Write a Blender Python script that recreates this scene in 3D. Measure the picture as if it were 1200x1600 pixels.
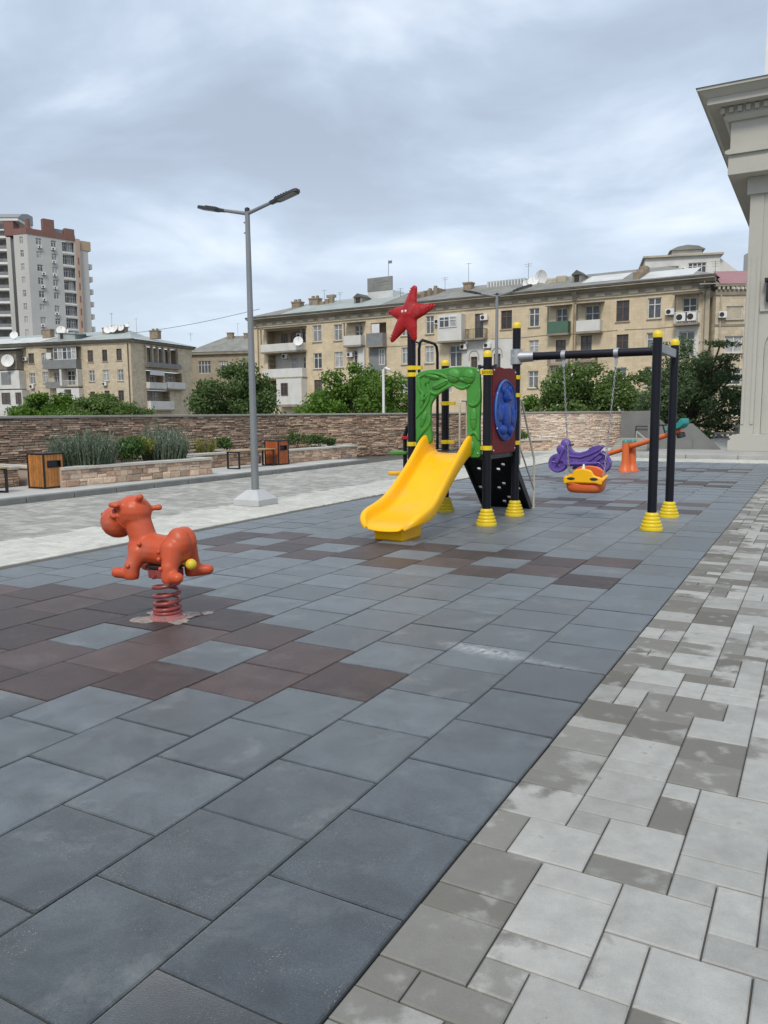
import bpy, bmesh, math, random
import numpy as np
from mathutils import Vector, Matrix, noise as mnoise
R = math.radians
rng = random.Random(7)
nrg = np.random.default_rng(11)
S = bpy.context.scene
for o in list(bpy.data.objects):
    bpy.data.objects.remove(o)

# ------------------------------------------------------------------ camera
CAM_H, PITCH, ROLL, FPX = 1.48, R(7.1), R(0.5), 1235.0
cam = bpy.data.cameras.new('camera')
cam.sensor_fit = 'VERTICAL'
cam.sensor_height = 36.0
cam.lens = 36.0 * FPX / 1600.0
cam.clip_end = 3000
cam.clip_start = 0.05
cam_o = bpy.data.objects.new('camera', cam)
S.collection.objects.link(cam_o)
cam_o.matrix_world = Matrix.Translation((0, 0, CAM_H)) @ Matrix.Rotation(R(90) - PITCH, 4, 'X') @ Matrix.Rotation(-ROLL, 4, 'Z')
S.camera = cam_o

# ------------------------------------------------------------------ world
SUN_EL, SUN_AZ = R(48), R(196)      # azimuth of the sun, clockwise from +Y
W = bpy.data.worlds.new('World')
S.world = W
W.use_nodes = True
nt = W.node_tree
nt.nodes.clear()
N = nt.nodes.new
out = N('ShaderNodeOutputWorld')
sky = N('ShaderNodeTexSky')
sky.sky_type = 'NISHITA'
sky.sun_disc = False
sky.sun_elevation = SUN_EL
sky.sun_rotation = SUN_AZ
bgs = N('ShaderNodeBackground'); bgs.inputs['Strength'].default_value = 0.09
nt.links.new(sky.outputs[0], bgs.inputs['Color'])
tc = N('ShaderNodeTexCoord')
sep = N('ShaderNodeSeparateXYZ'); nt.links.new(tc.outputs['Generated'], sep.inputs[0])
mx = N('ShaderNodeMath'); mx.operation = 'MAXIMUM'; nt.links.new(sep.outputs[2], mx.inputs[0]); mx.inputs[1].default_value = 0.0
ad = N('ShaderNodeMath'); ad.operation = 'ADD'; nt.links.new(mx.outputs[0], ad.inputs[0]); ad.inputs[1].default_value = 0.16
dvx = N('ShaderNodeMath'); dvx.operation = 'DIVIDE'; nt.links.new(sep.outputs[0], dvx.inputs[0]); nt.links.new(ad.outputs[0], dvx.inputs[1])
dvy = N('ShaderNodeMath'); dvy.operation = 'DIVIDE'; nt.links.new(sep.outputs[1], dvy.inputs[0]); nt.links.new(ad.outputs[0], dvy.inputs[1])
cmb = N('ShaderNodeCombineXYZ'); nt.links.new(dvx.outputs[0], cmb.inputs[0]); nt.links.new(dvy.outputs[0], cmb.inputs[1])
CLOUD_SEED = 3.1
cmb.inputs[2].default_value = CLOUD_SEED
n1 = N('ShaderNodeTexNoise'); n1.inputs['Scale'].default_value = 1.1; n1.inputs['Detail'].default_value = 6; n1.inputs['Roughness'].default_value = 0.52; n1.inputs['Distortion'].default_value = 0.35
nt.links.new(cmb.outputs[0], n1.inputs['Vector'])
rp = N('ShaderNodeValToRGB')
cr = rp.color_ramp
cr.elements[0].position = 0.37; cr.elements[0].color = (0.40, 0.465, 0.56, 1)
cr.elements[1].position = 0.67; cr.elements[1].color = (0.90, 0.94, 0.97, 1)
e = cr.elements.new(0.47); e.color = (0.475, 0.562, 0.685, 1)
e = cr.elements.new(0.56); e.color = (0.65, 0.735, 0.85, 1)
nt.links.new(n1.outputs['Fac'], rp.inputs[0])
# towards the horizon the cloud deck thins to an even pale veil
hz = N('ShaderNodeMapRange'); hz.inputs['From Min'].default_value = 0.02; hz.inputs['From Max'].default_value = 0.30
hz.inputs['To Min'].default_value = 0.75; hz.inputs['To Max'].default_value = 0.0
nt.links.new(mx.outputs[0], hz.inputs['Value'])
mxc = N('ShaderNodeMix'); mxc.data_type = 'RGBA'
nt.links.new(hz.outputs[0], mxc.inputs[0]); nt.links.new(rp.outputs[0], mxc.inputs[6]); mxc.inputs[7].default_value = (0.67, 0.76, 0.86, 1)
bgc = N('ShaderNodeBackground'); bgc.inputs['Strength'].default_value = 0.83
nt.links.new(mxc.outputs[2], bgc.inputs['Color'])
mixs = N('ShaderNodeMixShader'); mixs.inputs[0].default_value = 0.88
nt.links.new(bgs.outputs[0], mixs.inputs[1]); nt.links.new(bgc.outputs[0], mixs.inputs[2])
nt.links.new(mixs.outputs[0], out.inputs['Surface'])

sun = bpy.data.lights.new('sun', 'SUN')
sun.energy = 1.5
sun.angle = R(12)
sun.color = (1.0, 0.93, 0.82)
sun_o = bpy.data.objects.new('sun', sun)
S.collection.objects.link(sun_o)
sd = Vector((math.sin(SUN_AZ) * math.cos(SUN_EL), math.cos(SUN_AZ) * math.cos(SUN_EL), math.sin(SUN_EL)))
sun_o.rotation_euler = sd.to_track_quat('Z', 'Y').to_euler()

S.view_settings.view_transform = 'Standard'
S.view_settings.look = 'None'
S.view_settings.exposure = 0.56
S.view_settings.gamma = 1.0
S.render.engine = 'CYCLES'

# ------------------------------------------------------------------ frames of reference
PH = R(28.93)
U = np.array([math.sin(PH), math.cos(PH)])      # along the rubber strip, away
A_ = np.array([math.cos(PH), -math.sin(PH)])    # to the right, across the strip
ROT = -PH
T = 0.4952
A0 = -1.004                                      # a of the rubber/paver boundary seen from the camera

def ab(a, b, z=0.0):
    p = (a + A0) * A_ + b * U
    return (float(p[0]), float(p[1]), z)

def project(x, y, z):
    c, s = math.cos(PITCH), math.sin(PITCH)
    dep = y * c - (z - CAM_H) * s
    up = y * s + (z - CAM_H) * c
    if dep < 0.1:
        return None
    return 600 + FPX * x / dep, 800 - FPX * up / dep, dep

def in_view(x, y, z, m=30):
    p = project(x, y, z)
    return p is not None and -m < p[0] < 1200 + m and -m < p[1] < 1600 + m

# ------------------------------------------------------------------ mesh helper
class MB:
    def __init__(s):
        s.v = []; s.f = []; s.mi = []; s.cur = 0
    def add(s, vs, fs, M=None):
        k = len(s.v)
        if M is not None:
            vs = [tuple(M @ Vector(p)) for p in vs]
        s.v.extend(tuple(p) for p in vs)
        for f in fs:
            s.f.append(tuple(i + k for i in f)); s.mi.append(s.cur)
        return s
    def box(s, x0, x1, y0, y1, z0, z1, M=None):
        vs = [(x0,y0,z0),(x1,y0,z0),(x1,y1,z0),(x0,y1,z0),(x0,y0,z1),(x1,y0,z1),(x1,y1,z1),(x0,y1,z1)]
        return s.add(vs, [(3,2,1,0),(4,5,6,7),(0,1,5,4),(1,2,6,5),(2,3,7,6),(3,0,4,7)], M)
    def bc(s, cx, cy, cz, sx, sy, sz, M=None):
        return s.box(cx-sx/2, cx+sx/2, cy-sy/2, cy+sy/2, cz-sz/2, cz+sz/2, M)
    def prism(s, poly, d0, d1, axis='y', M=None):
        n = len(poly)
        if axis == 'y':
            vs = [(p[0], d0, p[1]) for p in poly] + [(p[0], d1, p[1]) for p in poly]
        elif axis == 'x':
            vs = [(d0, p[0], p[1]) for p in poly] + [(d1, p[0], p[1]) for p in poly]
        else:
            vs = [(p[0], p[1], d0) for p in poly] + [(p[0], p[1], d1) for p in poly]
        fs = [tuple(range(n)), tuple(range(2*n-1, n-1, -1))]
        for i in range(n):
            j = (i+1) % n
            fs.append((i, i+n, j+n, j))
        return s.add(vs, fs, M)
    def lathe(s, prof, n=20, c=(0,0,0), M=None):
        vs = []; fs = []
        for r, z in prof:
            for i in range(n):
                a = 2*math.pi*i/n
                vs.append((c[0]+r*math.cos(a), c[1]+r*math.sin(a), c[2]+z))
        m = len(prof)
        for j in range(m-1):
            for i in range(n):
                k = (i+1) % n
                fs.append((j*n+i, j*n+k, (j+1)*n+k, (j+1)*n+i))
        fs.append(tuple(range(n-1, -1, -1)))
        fs.append(tuple((m-1)*n+i for i in range(n)))
        return s.add(vs, fs, M)
    def tube(s, pts, r, n=8, closed=False, M=None):
        pts = [Vector(p) for p in pts]
        m = len(pts)
        rr = r if isinstance(r, (list, tuple)) else [r]*m
        vs = []; fs = []
        prev = None
        for i, p in enumerate(pts):
            if closed:
                t = (pts[(i+1) % m] - pts[i-1])
            else:
                t = pts[min(i+1, m-1)] - pts[max(i-1, 0)]
            t.normalize()
            if prev is None:
                a = Vector((0,0,1)) if abs(t.z) < 0.9 else Vector((1,0,0))
                nx = t.cross(a).normalized()
            else:
                nx = prev - t * prev.dot(t)
                if nx.length < 1e-6:
                    nx = t.orthogonal()
                nx.normalize()
            prev = nx
            ny = t.cross(nx)
            for k in range(n):
                an = 2*math.pi*k/n
                vs.append(tuple(p + (nx*math.cos(an) + ny*math.sin(an))*rr[i]))
        lim = m if closed else m-1
        for j in range(lim):
            j2 = (j+1) % m
            for k in range(n):
                k2 = (k+1) % n
                fs.append((j*n+k, j*n+k2, j2*n+k2, j2*n+k))
        if not closed:
            fs.append(tuple(range(n-1, -1, -1)))
            fs.append(tuple((m-1)*n+k for k in range(n)))
        return s.add(vs, fs, M)
    def ell(s, c, r, n=12, M=None):
        if not isinstance(r, (tuple, list)):
            r = (r, r, r)
        vs = []; fs = []
        h = max(4, n//2)
        for j in range(1, h):
            th = math.pi*j/h
            for i in range(n):
                a = 2*math.pi*i/n
                vs.append((c[0]+r[0]*math.sin(th)*math.cos(a), c[1]+r[1]*math.sin(th)*math.sin(a), c[2]-r[2]*math.cos(th)))
        b = len(vs); vs.append((c[0], c[1], c[2]-r[2])); vs.append((c[0], c[1], c[2]+r[2]))
        for j in range(h-2):
            for i in range(n):
                k = (i+1) % n
                fs.append((j*n+i, j*n+k, (j+1)*n+k, (j+1)*n+i))
        for i in range(n):
            k = (i+1) % n
            fs.append((b, k, i)); fs.append((b+1, (h-2)*n+i, (h-2)*n+k))
        return s.add(vs, fs, M)
    def capsule(s, p0, r0, p1, r1, n=16):
        p0 = Vector(p0); p1 = Vector(p1)
        d = p1-p0; L = d.length; d.normalize()
        M = Matrix.Translation(p0) @ d.to_track_quat('Z', 'Y').to_matrix().to_4x4()
        prof = []
        for k in range(0, 7):
            a = -math.pi/2 + math.pi/2*k/6
            prof.append((max(r0*math.cos(a), 1e-4), r0*math.sin(a)))
        for k in range(0, 7):
            a = math.pi/2*k/6
            prof.append((max(r1*math.cos(a), 1e-4), L + r1*math.sin(a)))
        return s.lathe(prof, n, M=M)
    def mesh(s, name, mats, smooth=None):
        me = bpy.data.meshes.new(name)
        me.from_pydata(s.v, [], s.f)
        if not isinstance(mats, (list, tuple)):
            mats = [mats]
        for m in mats:
            me.materials.append(m)
        if len(mats) > 1:
            me.polygons.foreach_set('material_index', s.mi)
        bm = bmesh.new(); bm.from_mesh(me)
        bmesh.ops.recalc_face_normals(bm, faces=bm.faces)
        bm.to_mesh(me); bm.free()
        if smooth:
            me.shade_smooth()
            if smooth is not True:
                me.set_sharp_from_angle(angle=R(smooth))
        me.update()
        return me
    def build(s, name, mats, parent=None, smooth=None, bevel=0.0, seg=2, loc=(0,0,0)):
        o = link(name, s.mesh(name, mats, smooth), parent, loc)
        if bevel:
            b = o.modifiers.new('bevel', 'BEVEL'); b.width = bevel; b.segments = seg; b.limit_method = 'ANGLE'; b.angle_limit = R(40)
            if smooth is None:
                o.data.shade_smooth()
                o.data.set_sharp_from_angle(angle=R(35))
                b.harden_normals = False
        return o

COL = S.collection
def link(name, me, parent=None, loc=(0,0,0), rz=0.0):
    o = bpy.data.objects.new(name, me)
    COL.objects.link(o)
    o.location = loc
    o.rotation_euler = (0, 0, rz)
    if parent is not None:
        o.parent = parent
    return o

def tag(o, label, cat, group=None, kind=None):
    o['label'] = label; o['category'] = cat
    if group: o['group'] = group
    if kind: o['kind'] = kind
    return o

def thing(name, label, cat, loc=(0,0,0), rz=0.0, group=None):
    o = bpy.data.objects.new(name, None)
    o.empty_display_size = 0.2
    COL.objects.link(o)
    o.location = loc; o.rotation_euler = (0, 0, rz)
    return tag(o, label, cat, group)

def structure(o):
    o['kind'] = 'structure'
    return o

def copy_tree(o, parent=None):
    c = o.copy()
    COL.objects.link(c)
    if parent is not None:
        c.parent = parent
    for ch in list(o.children):
        copy_tree(ch, c)
    return c

def arr_mesh(name, V, Fq, mats, mi=None):
    """quads from numpy arrays"""
    me = bpy.data.meshes.new(name)
    V = np.asarray(V, dtype=np.float32); Fq = np.asarray(Fq, dtype=np.int32)
    k = Fq.shape[1]; nf = Fq.shape[0]
    me.vertices.add(len(V)); me.vertices.foreach_set('co', V.ravel())
    me.loops.add(nf*k); me.loops.foreach_set('vertex_index', Fq.ravel())
    me.polygons.add(nf); me.polygons.foreach_set('loop_start', np.arange(0, nf*k, k, dtype=np.int32))
    try:
        me.polygons.foreach_set('loop_total', np.full(nf, k, dtype=np.int32))
    except Exception:
        pass
    for m in mats: me.materials.append(m)
    if mi is not None:
        me.polygons.foreach_set('material_index', np.asarray(mi, dtype=np.int32))
    me.update(calc_edges=True)
    me.validate()
    return me

def blob(name, prims, mat, parent, voxel=0.012, it=6, flat=None):
    """one continuous skin over overlapping rounded volumes"""
    mb = MB()
    for p in prims:
        if p[0] == 'c': mb.capsule(*p[1:])
        elif p[0] == 'e': mb.ell(p[1], p[2], 16)
        elif p[0] == 'b': mb.box(*p[1:])
    me = mb.mesh(name, mat)
    if flat:
        me.transform(flat)
    o = bpy.data.objects.new(name, me); COL.objects.link(o)
    m = o.modifiers.new('r', 'REMESH'); m.mode = 'VOXEL'; m.voxel_size = voxel
    m = o.modifiers.new('s', 'SMOOTH'); m.factor = 0.5; m.iterations = it
    dg = bpy.context.evaluated_depsgraph_get()
    me2 = bpy.data.meshes.new_from_object(o.evaluated_get(dg))
    o.modifiers.clear(); o.data = me2
    me2.materials.clear(); me2.materials.append(mat)
    me2.shade_smooth()
    if parent: o.parent = parent
    return o

# ------------------------------------------------------------------ materials
def newmat(name):
    m = bpy.data.materials.new(name); m.use_nodes = True
    nt = m.node_tree; b = nt.nodes['Principled BSDF']
    return m, nt, b

def nd(nt, t, **kw):
    n = nt.nodes.new(t)
    for k, v in kw.items():
        if hasattr(n, k) and not k.startswith('i_'):
            setattr(n, k, v)
    return n

def mixc(nt, fac, a, b, blend='MIX'):
    m = nt.nodes.new('ShaderNodeMix'); m.data_type = 'RGBA'; m.blend_type = blend
    for sock, val in ((m.inputs[0], fac), (m.inputs[6], a), (m.inputs[7], b)):
        if isinstance(val, (int, float)): sock.default_value = val
        elif isinstance(val, tuple): sock.default_value = val + (1,) if len(val) == 3 else val
        else: nt.links.new(val, sock)
    return m.outputs[2]

def math_(nt, op, a, b=None, c=None, clamp=False):
    m = nt.nodes.new('ShaderNodeMath'); m.operation = op; m.use_clamp = clamp
    for i, val in enumerate((a, b, c)):
        if val is None: continue
        if isinstance(val, (int, float)): m.inputs[i].default_value = val
        else: nt.links.new(val, m.inputs[i])
    return m.outputs[0]

def noise_(nt, scale, detail=4, rough=0.55, vec=None, dist=0.0):
    n = nt.nodes.new('ShaderNodeTexNoise')
    n.inputs['Scale'].default_value = scale; n.inputs['Detail'].default_value = detail
    n.inputs['Roughness'].default_value = rough; n.inputs['Distortion'].default_value = dist
    if vec is not None: nt.links.new(vec, n.inputs['Vector'])
    return n.outputs['Fac']

def maprange(nt, v, a, b, c, d):
    m = nt.nodes.new('ShaderNodeMapRange')
    nt.links.new(v, m.inputs['Value'])
    for k, x in zip(('From Min', 'From Max', 'To Min', 'To Max'), (a, b, c, d)):
        m.inputs[k].default_value = x
    return m.outputs[0]

def geo_pos(nt):
    return nt.nodes.new('ShaderNodeNewGeometry').outputs['Position']

def rand_(nt):
    """one random number per object and per loose piece"""
    g = nt.nodes.new('ShaderNodeNewGeometry').outputs['Random Per Island']
    o = nt.nodes.new('ShaderNodeObjectInfo').outputs['Random']
    return math_(nt, 'FRACT', math_(nt, 'ADD', g, o))

def bump_(nt, b, h, strength=0.2, dist=0.01):
    n = nt.nodes.new('ShaderNodeBump'); n.inputs['Strength'].default_value = strength; n.inputs['Distance'].default_value = dist
    nt.links.new(h, n.inputs['Height']); nt.links.new(n.outputs[0], b.inputs['Normal'])

def scale_col(nt, col, fac):
    return mixc(nt, 1.0, col, comb(nt, fac), 'MULTIPLY')

def comb(nt, f):
    c = nt.nodes.new('ShaderNodeCombineColor')
    for i in range(3): nt.links.new(f, c.inputs[i])
    return c.outputs[0]

def simple(name, col, rough=0.5, metal=0.0, var=0.12, nscale=3.0, bump=0.0, bscale=60.0, spec=0.5, rnd=0.0, coat=0.0, dirt=0.0, wear=0.0):
    m, nt, b = newmat(name)
    p = geo_pos(nt)
    f = noise_(nt, nscale, 5, 0.6, p)
    f = maprange(nt, f, 0.25, 0.75, 1-var, 1+var)
    if rnd:
        r = rand_(nt)
        f = math_(nt, 'MULTIPLY', f, maprange(nt, r, 0, 1, 1-rnd, 1+rnd))
    c = scale_col(nt, col, f)
    if dirt:
        d = noise_(nt, nscale*0.35, 6, 0.7, p)
        c = mixc(nt, maprange(nt, d, 0.5, 0.75, 0, dirt), c, (0.09, 0.08, 0.065))
    if wear:
        # faint grey dust film and fine pale scratches
        w1 = noise_(nt, 5.5, 7, 0.72, p)
        c = mixc(nt, maprange(nt, w1, 0.52, 0.80, 0, wear), c, (0.30, 0.28, 0.25))
        mp = nt.nodes.new('ShaderNodeMapping'); mp.inputs['Scale'].default_value = (90, 90, 9); mp.inputs['Rotation'].default_value = (0.5, 0.3, 0.4)
        nt.links.new(p, mp.inputs['Vector'])
        w2 = noise_(nt, 1.0, 3, 0.6, mp.outputs[0])
        c = mixc(nt, maprange(nt, w2, 0.66, 0.74, 0, wear*0.55), c, (0.62, 0.58, 0.52))
    nt.links.new(c, b.inputs['Base Color'])
    b.inputs['Metallic'].default_value = metal
    rv = maprange(nt, noise_(nt, nscale*2.5, 4, 0.6, p), 0.3, 0.7, max(rough-0.08, 0.02), min(rough+0.1, 1))
    nt.links.new(rv, b.inputs['Roughness'])
    b.inputs['Specular IOR Level'].default_value = spec
    if coat:
        b.inputs['Coat Weight'].default_value = coat; b.inputs['Coat Roughness'].default_value = 0.25
    if bump:
        bump_(nt, b, noise_(nt, bscale, 5, 0.6, p), bump, 0.01)
    return m

def acoord(nt, off=0.0):
    """distance to the right of the rubber/paver line, metres (world)"""
    d = nt.nodes.new('ShaderNodeVectorMath'); d.operation = 'DOT_PRODUCT'
    nt.links.new(geo_pos(nt), d.inputs[0]); d.inputs[1].default_value = (float(A_[0]), float(A_[1]), 0)
    return math_(nt, 'SUBTRACT', d.outputs['Value'], A0 + off)

def rubber(name, col, col2, dust=0.5, sheen=0.42, spec=0.55):
    m, nt, b = newmat(name)
    p = geo_pos(nt)
    r = rand_(nt)
    # every tile carries its own cloudy pattern: shift the pattern by the tile's random number
    off = nt.nodes.new('ShaderNodeVectorMath'); off.operation = 'SCALE'; off.inputs['Scale'].default_value = 37.0
    cx = nt.nodes.new('ShaderNodeCombineXYZ'); nt.links.new(r, cx.inputs[2]); nt.links.new(cx.outputs[0], off.inputs[0])
    pv = nt.nodes.new('ShaderNodeVectorMath'); pv.operation = 'ADD'; nt.links.new(p, pv.inputs[0]); nt.links.new(off.outputs[0], pv.inputs[1])
    f = noise_(nt, 4.2, 7, 0.66, pv.outputs[0], 0.5)
    c = mixc(nt, maprange(nt, f, 0.32, 0.70, 0, 1), col, col2)
    r2 = math_(nt, 'FRACT', math_(nt, 'MULTIPLY', r, 5.77))
    c = scale_col(nt, c, maprange(nt, r2, 0, 1, 0.58, 1.46))
    big = noise_(nt, 0.55, 3, 0.5, p)
    c = scale_col(nt, c, maprange(nt, big, 0.3, 0.7, 0.86, 1.14))
    # rubber crumb
    g = noise_(nt, 300, 2, 0.75, p)
    c = scale_col(nt, c, maprange(nt, g, 0.3, 0.7, 0.60, 1.40))
    g2 = noise_(nt, 75, 3, 0.7, p)
    c = scale_col(nt, c, maprange(nt, g2, 0.3, 0.7, 0.84, 1.16))
    # pale specks pressed into the rubber
    v = nt.nodes.new('ShaderNodeTexVoronoi'); v.inputs['Scale'].default_value = 95; nt.links.new(p, v.inputs['Vector'])
    sp = math_(nt, 'LESS_THAN', v.outputs['Distance'], 0.175)
    gate = maprange(nt, noise_(nt, 5, 5, 0.7, p), 0.47, 0.66, 0, 1)
    c = mixc(nt, math_(nt, 'MULTIPLY', math_(nt, 'MULTIPLY', sp, gate), 0.85), c, (0.30, 0.285, 0.19))
    # dust lying in soft patches
    d = noise_(nt, 2.6, 8, 0.72, pv.outputs[0], 0.3)
    c = mixc(nt, maprange(nt, d, 0.55, 0.78, 0, dust), c, (0.27, 0.28, 0.275))
    # whitish chalk smear left on the tiles
    for (sx, sy, ang, lx, ly, amt) in ((0.62, 4.80, -38, 0.30, 0.10, 0.9), (0.98, 4.52, -36, 0.26, 0.05, 0.35)):
        q = nt.nodes.new('ShaderNodeMapping'); q.vector_type = 'TEXTURE'
        q.inputs['Location'].default_value = (sx, sy, 0); q.inputs['Rotation'].default_value = (0, 0, R(ang)); q.inputs['Scale'].default_value = (lx, ly, 1)
        nt.links.new(p, q.inputs['Vector'])
        ln = nt.nodes.new('ShaderNodeVectorMath'); ln.operation = 'LENGTH'; nt.links.new(q.outputs[0], ln.inputs[0])
        mk = maprange(nt, ln.outputs['Value'], 0.1, 1.3, 1, 0)
        st_ = noise_(nt, 26, 6, 0.7, p, 0.5)
        mk = math_(nt, 'MULTIPLY', mk, maprange(nt, st_, 0.38, 0.62, 0, amt), clamp=True)
        c = mixc(nt, mk, c, (0.52, 0.53, 0.54))
    nt.links.new(c, b.inputs['Base Color'])
    nt.links.new(maprange(nt, f, 0.3, 0.7, 0.33, 0.48), b.inputs['Roughness'])
    b.inputs['Specular IOR Level'].default_value = spec
    b.inputs['Sheen Weight'].default_value = sheen
    b.inputs['Sheen Roughness'].default_value = 0.45
    b.inputs['Sheen Tint'].default_value = (0.84, 0.87, 0.88, 1)
    bump_(nt, b, g, 0.5, 0.004)
    return m

def paver_mat(name, lo, hi, wet=False, speck=True):
    m, nt, b = newmat(name)
    p = geo_pos(nt)
    r = rand_(nt)
    c = mixc(nt, r, lo, hi)
    f = noise_(nt, 9, 6, 0.65, p)
    c = scale_col(nt, c, maprange(nt, f, 0.25, 0.75, 0.80, 1.16))
    big = noise_(nt, 0.7, 4, 0.6, p)
    c = scale_col(nt, c, maprange(nt, big, 0.3, 0.7, 0.88, 1.1))
    fine = noise_(nt, 240, 3, 0.7, p)
    c = scale_col(nt, c, maprange(nt, fine, 0.3, 0.7, 0.9, 1.1))
    rough = 0.85
    if wet:
        # damp along the rubber edge: whole blocks that still hold water, and soft stains on their neighbours
        a = acoord(nt)
        r2 = math_(nt, 'FRACT', math_(nt, 'MULTIPLY', r, 7.31))
        r3 = math_(nt, 'FRACT', math_(nt, 'MULTIPLY', r, 13.7))
        n2 = noise_(nt, 3.1, 3, 0.42, p)
        n3 = noise_(nt, 9.0, 3, 0.45, p)
        n4 = noise_(nt, 60.0, 3, 0.6, p)
        wob = math_(nt, 'ADD', math_(nt, 'ADD', a, maprange(nt, n2, 0.3, 0.7, -0.16, 0.16)), maprange(nt, r2, 0, 1, -0.68, 0.60))
        wob = math_(nt, 'ADD', wob, maprange(nt, n3, 0.3, 0.7, -0.13, 0.13))
        wob = math_(nt, 'ADD', wob, maprange(nt, n4, 0.3, 0.7, -0.03, 0.03))
        wm = maprange(nt, wob, 0.27, 0.43, 1, 0)
        dry = maprange(nt, n3, 0.58, 0.68, 0, 0.45)
        wm = math_(nt, 'MULTIPLY', wm, math_(nt, 'SUBTRACT', 1.0, dry))
        wm = math_(nt, 'MULTIPLY', wm, maprange(nt, r3, 0, 1, 0.55, 1.0))
        # a few small separate spots farther out
        spot = math_(nt, 'MULTIPLY', maprange(nt, n3, 0.67, 0.72, 0, 0.45), maprange(nt, a, 0.4, 1.7, 1, 0))
        wm = math_(nt, 'MAXIMUM', wm, spot)
        # the trodden first rows are a little dirtier all over
        c = mixc(nt, maprange(nt, a, 0.2, 1.0, 0.14, 0.0), c, (0.20, 0.19, 0.165))
        tone = mixc(nt, fine, (0.098, 0.091, 0.077), (0.150, 0.140, 0.122))
        c = mixc(nt, math_(nt, 'MULTIPLY', wm, 0.94), c, tone)
    if speck:
        v = nt.nodes.new('ShaderNodeTexVoronoi'); v.inputs['Scale'].default_value = 22; nt.links.new(p, v.inputs['Vector'])
        sp = math_(nt, 'LESS_THAN', v.outputs['Distance'], 0.055)
        gate = math_(nt, 'GREATER_THAN', noise_(nt, 5, 3, 0.6, p), 0.56)
        c = mixc(nt, math_(nt, 'MULTIPLY', math_(nt, 'MULTIPLY', sp, gate), 0.7), c, (0.12, 0.11, 0.10))
    nt.links.new(c, b.inputs['Base Color'])
    b.inputs['Roughness'].default_value = rough
    b.inputs['Specular IOR Level'].default_value = 0.35
    bump_(nt, b, fine, 0.25, 0.004)
    return m

def stone_mat(name, cols, dark=0.0):
    m, nt, b = newmat(name)
    p = geo_pos(nt)
    r = rand_(nt)
    rp = nt.nodes.new('ShaderNodeValToRGB'); nt.links.new(r, rp.inputs[0])
    cr = rp.color_ramp; cr.interpolation = 'CONSTANT'
    for i, c in enumerate(cols):
        if i < 2:
            e = cr.elements[i]; e.position = i/len(cols)
        else:
            e = cr.elements.new(i/len(cols))
        e.color = c + (1,)
    f = noise_(nt, 16, 6, 0.65, p)
    c = scale_col(nt, rp.outputs[0], maprange(nt, f, 0.25, 0.75, 0.7, 1.25))
    big = noise_(nt, 0.9, 5, 0.65, p)
    c = scale_col(nt, c, maprange(nt, big, 0.3, 0.7, 0.82, 1.14))
    nt.links.new(c, b.inputs['Base Color'])
    b.inputs['Roughness'].default_value = 0.9
    b.inputs['Specular IOR Level'].default_value = 0.25
    bump_(nt, b, f, 0.6, 0.02)
    return m

def facade_mat(name, col, col2, bw=0.6, bh=0.32, grime=0.35, joint=0.3):
    m, nt, b = newmat(name)
    tc = nt.nodes.new('ShaderNodeTexCoord')
    mp = nt.nodes.new('ShaderNodeMapping'); mp.inputs['Rotation'].default_value = (R(90), 0, 0)
    nt.links.new(tc.outputs['Object'], mp.inputs['Vector'])
    br = nt.nodes.new('ShaderNodeTexBrick')
    br.inputs['Scale'].default_value = 1.0; br.inputs['Brick Width'].default_value = bw; br.inputs['Row Height'].default_value = bh
    br.inputs['Mortar Size'].default_value = 0.014; br.inputs['Mortar Smooth'].default_value = 0.3
    br.inputs['Color1'].default_value = col + (1,); br.inputs['Color2'].default_value = col2 + (1,)
    br.inputs['Mortar'].default_value = tuple(x*(1-joint) for x in col) + (1,)
    nt.links.new(mp.outputs[0], br.inputs['Vector'])
    p = tc.outputs['Object']
    f = noise_(nt, 0.5, 7, 0.7, p, 0.5)
    c = scale_col(nt, br.outputs['Color'], maprange(nt, f, 0.28, 0.72, 0.82, 1.12))
    mp2 = nt.nodes.new('ShaderNodeMapping'); mp2.inputs['Scale'].default_value = (1.4, 1.4, 0.16)
    nt.links.new(p, mp2.inputs['Vector'])
    g = noise_(nt, 1.0, 6, 0.7, mp2.outputs[0])
    c = mixc(nt, maprange(nt, g, 0.52, 0.78, 0, grime), c, (0.16, 0.135, 0.10))
    nt.links.new(c, b.inputs['Base Color'])
    b.inputs['Roughness'].default_value = 0.9
    b.inputs['Specular IOR Level'].default_value = 0.2
    return m

def leaf_mat(name, lo, hi, trans=0.25):
    m, nt, b = newmat(name)
    r = rand_(nt)
    p = geo_pos(nt)
    f = noise_(nt, 0.9, 4, 0.6, p)
    k = math_(nt, 'ADD', math_(nt, 'MULTIPLY', r, 0.6), math_(nt, 'MULTIPLY', f, 0.5), clamp=True)
    c = mixc(nt, k, lo, hi)
    nt.links.new(c, b.inputs['Base Color'])
    b.inputs['Roughness'].default_value = 0.6
    b.inputs['Specular IOR Level'].default_value = 0.3
    tr = nt.nodes.new('ShaderNodeBsdfTranslucent'); nt.links.new(c, tr.inputs['Color'])
    mx = nt.nodes.new('ShaderNodeMixShader'); mx.inputs[0].default_value = trans
    nt.links.new(b.outputs[0], mx.inputs[1]); nt.links.new(tr.outputs[0], mx.inputs[2])
    nt.links.new(mx.outputs[0], nt.nodes['Material Output'].inputs['Surface'])
    return m

def glass_mat(name, lo, hi, rough=0.12):
    m, nt, b = newmat(name)
    r = rand_(nt)
    c = mixc(nt, r, lo, hi)
    p = geo_pos(nt)
    c = scale_col(nt, c, maprange(nt, noise_(nt, 2.2, 3, 0.5, p), 0.3, 0.7, 0.75, 1.25))
    nt.links.new(c, b.inputs['Base Color'])
    b.inputs['Roughness'].default_value = rough
    b.inputs['Specular IOR Level'].default_value = 0.55
    return m

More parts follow.
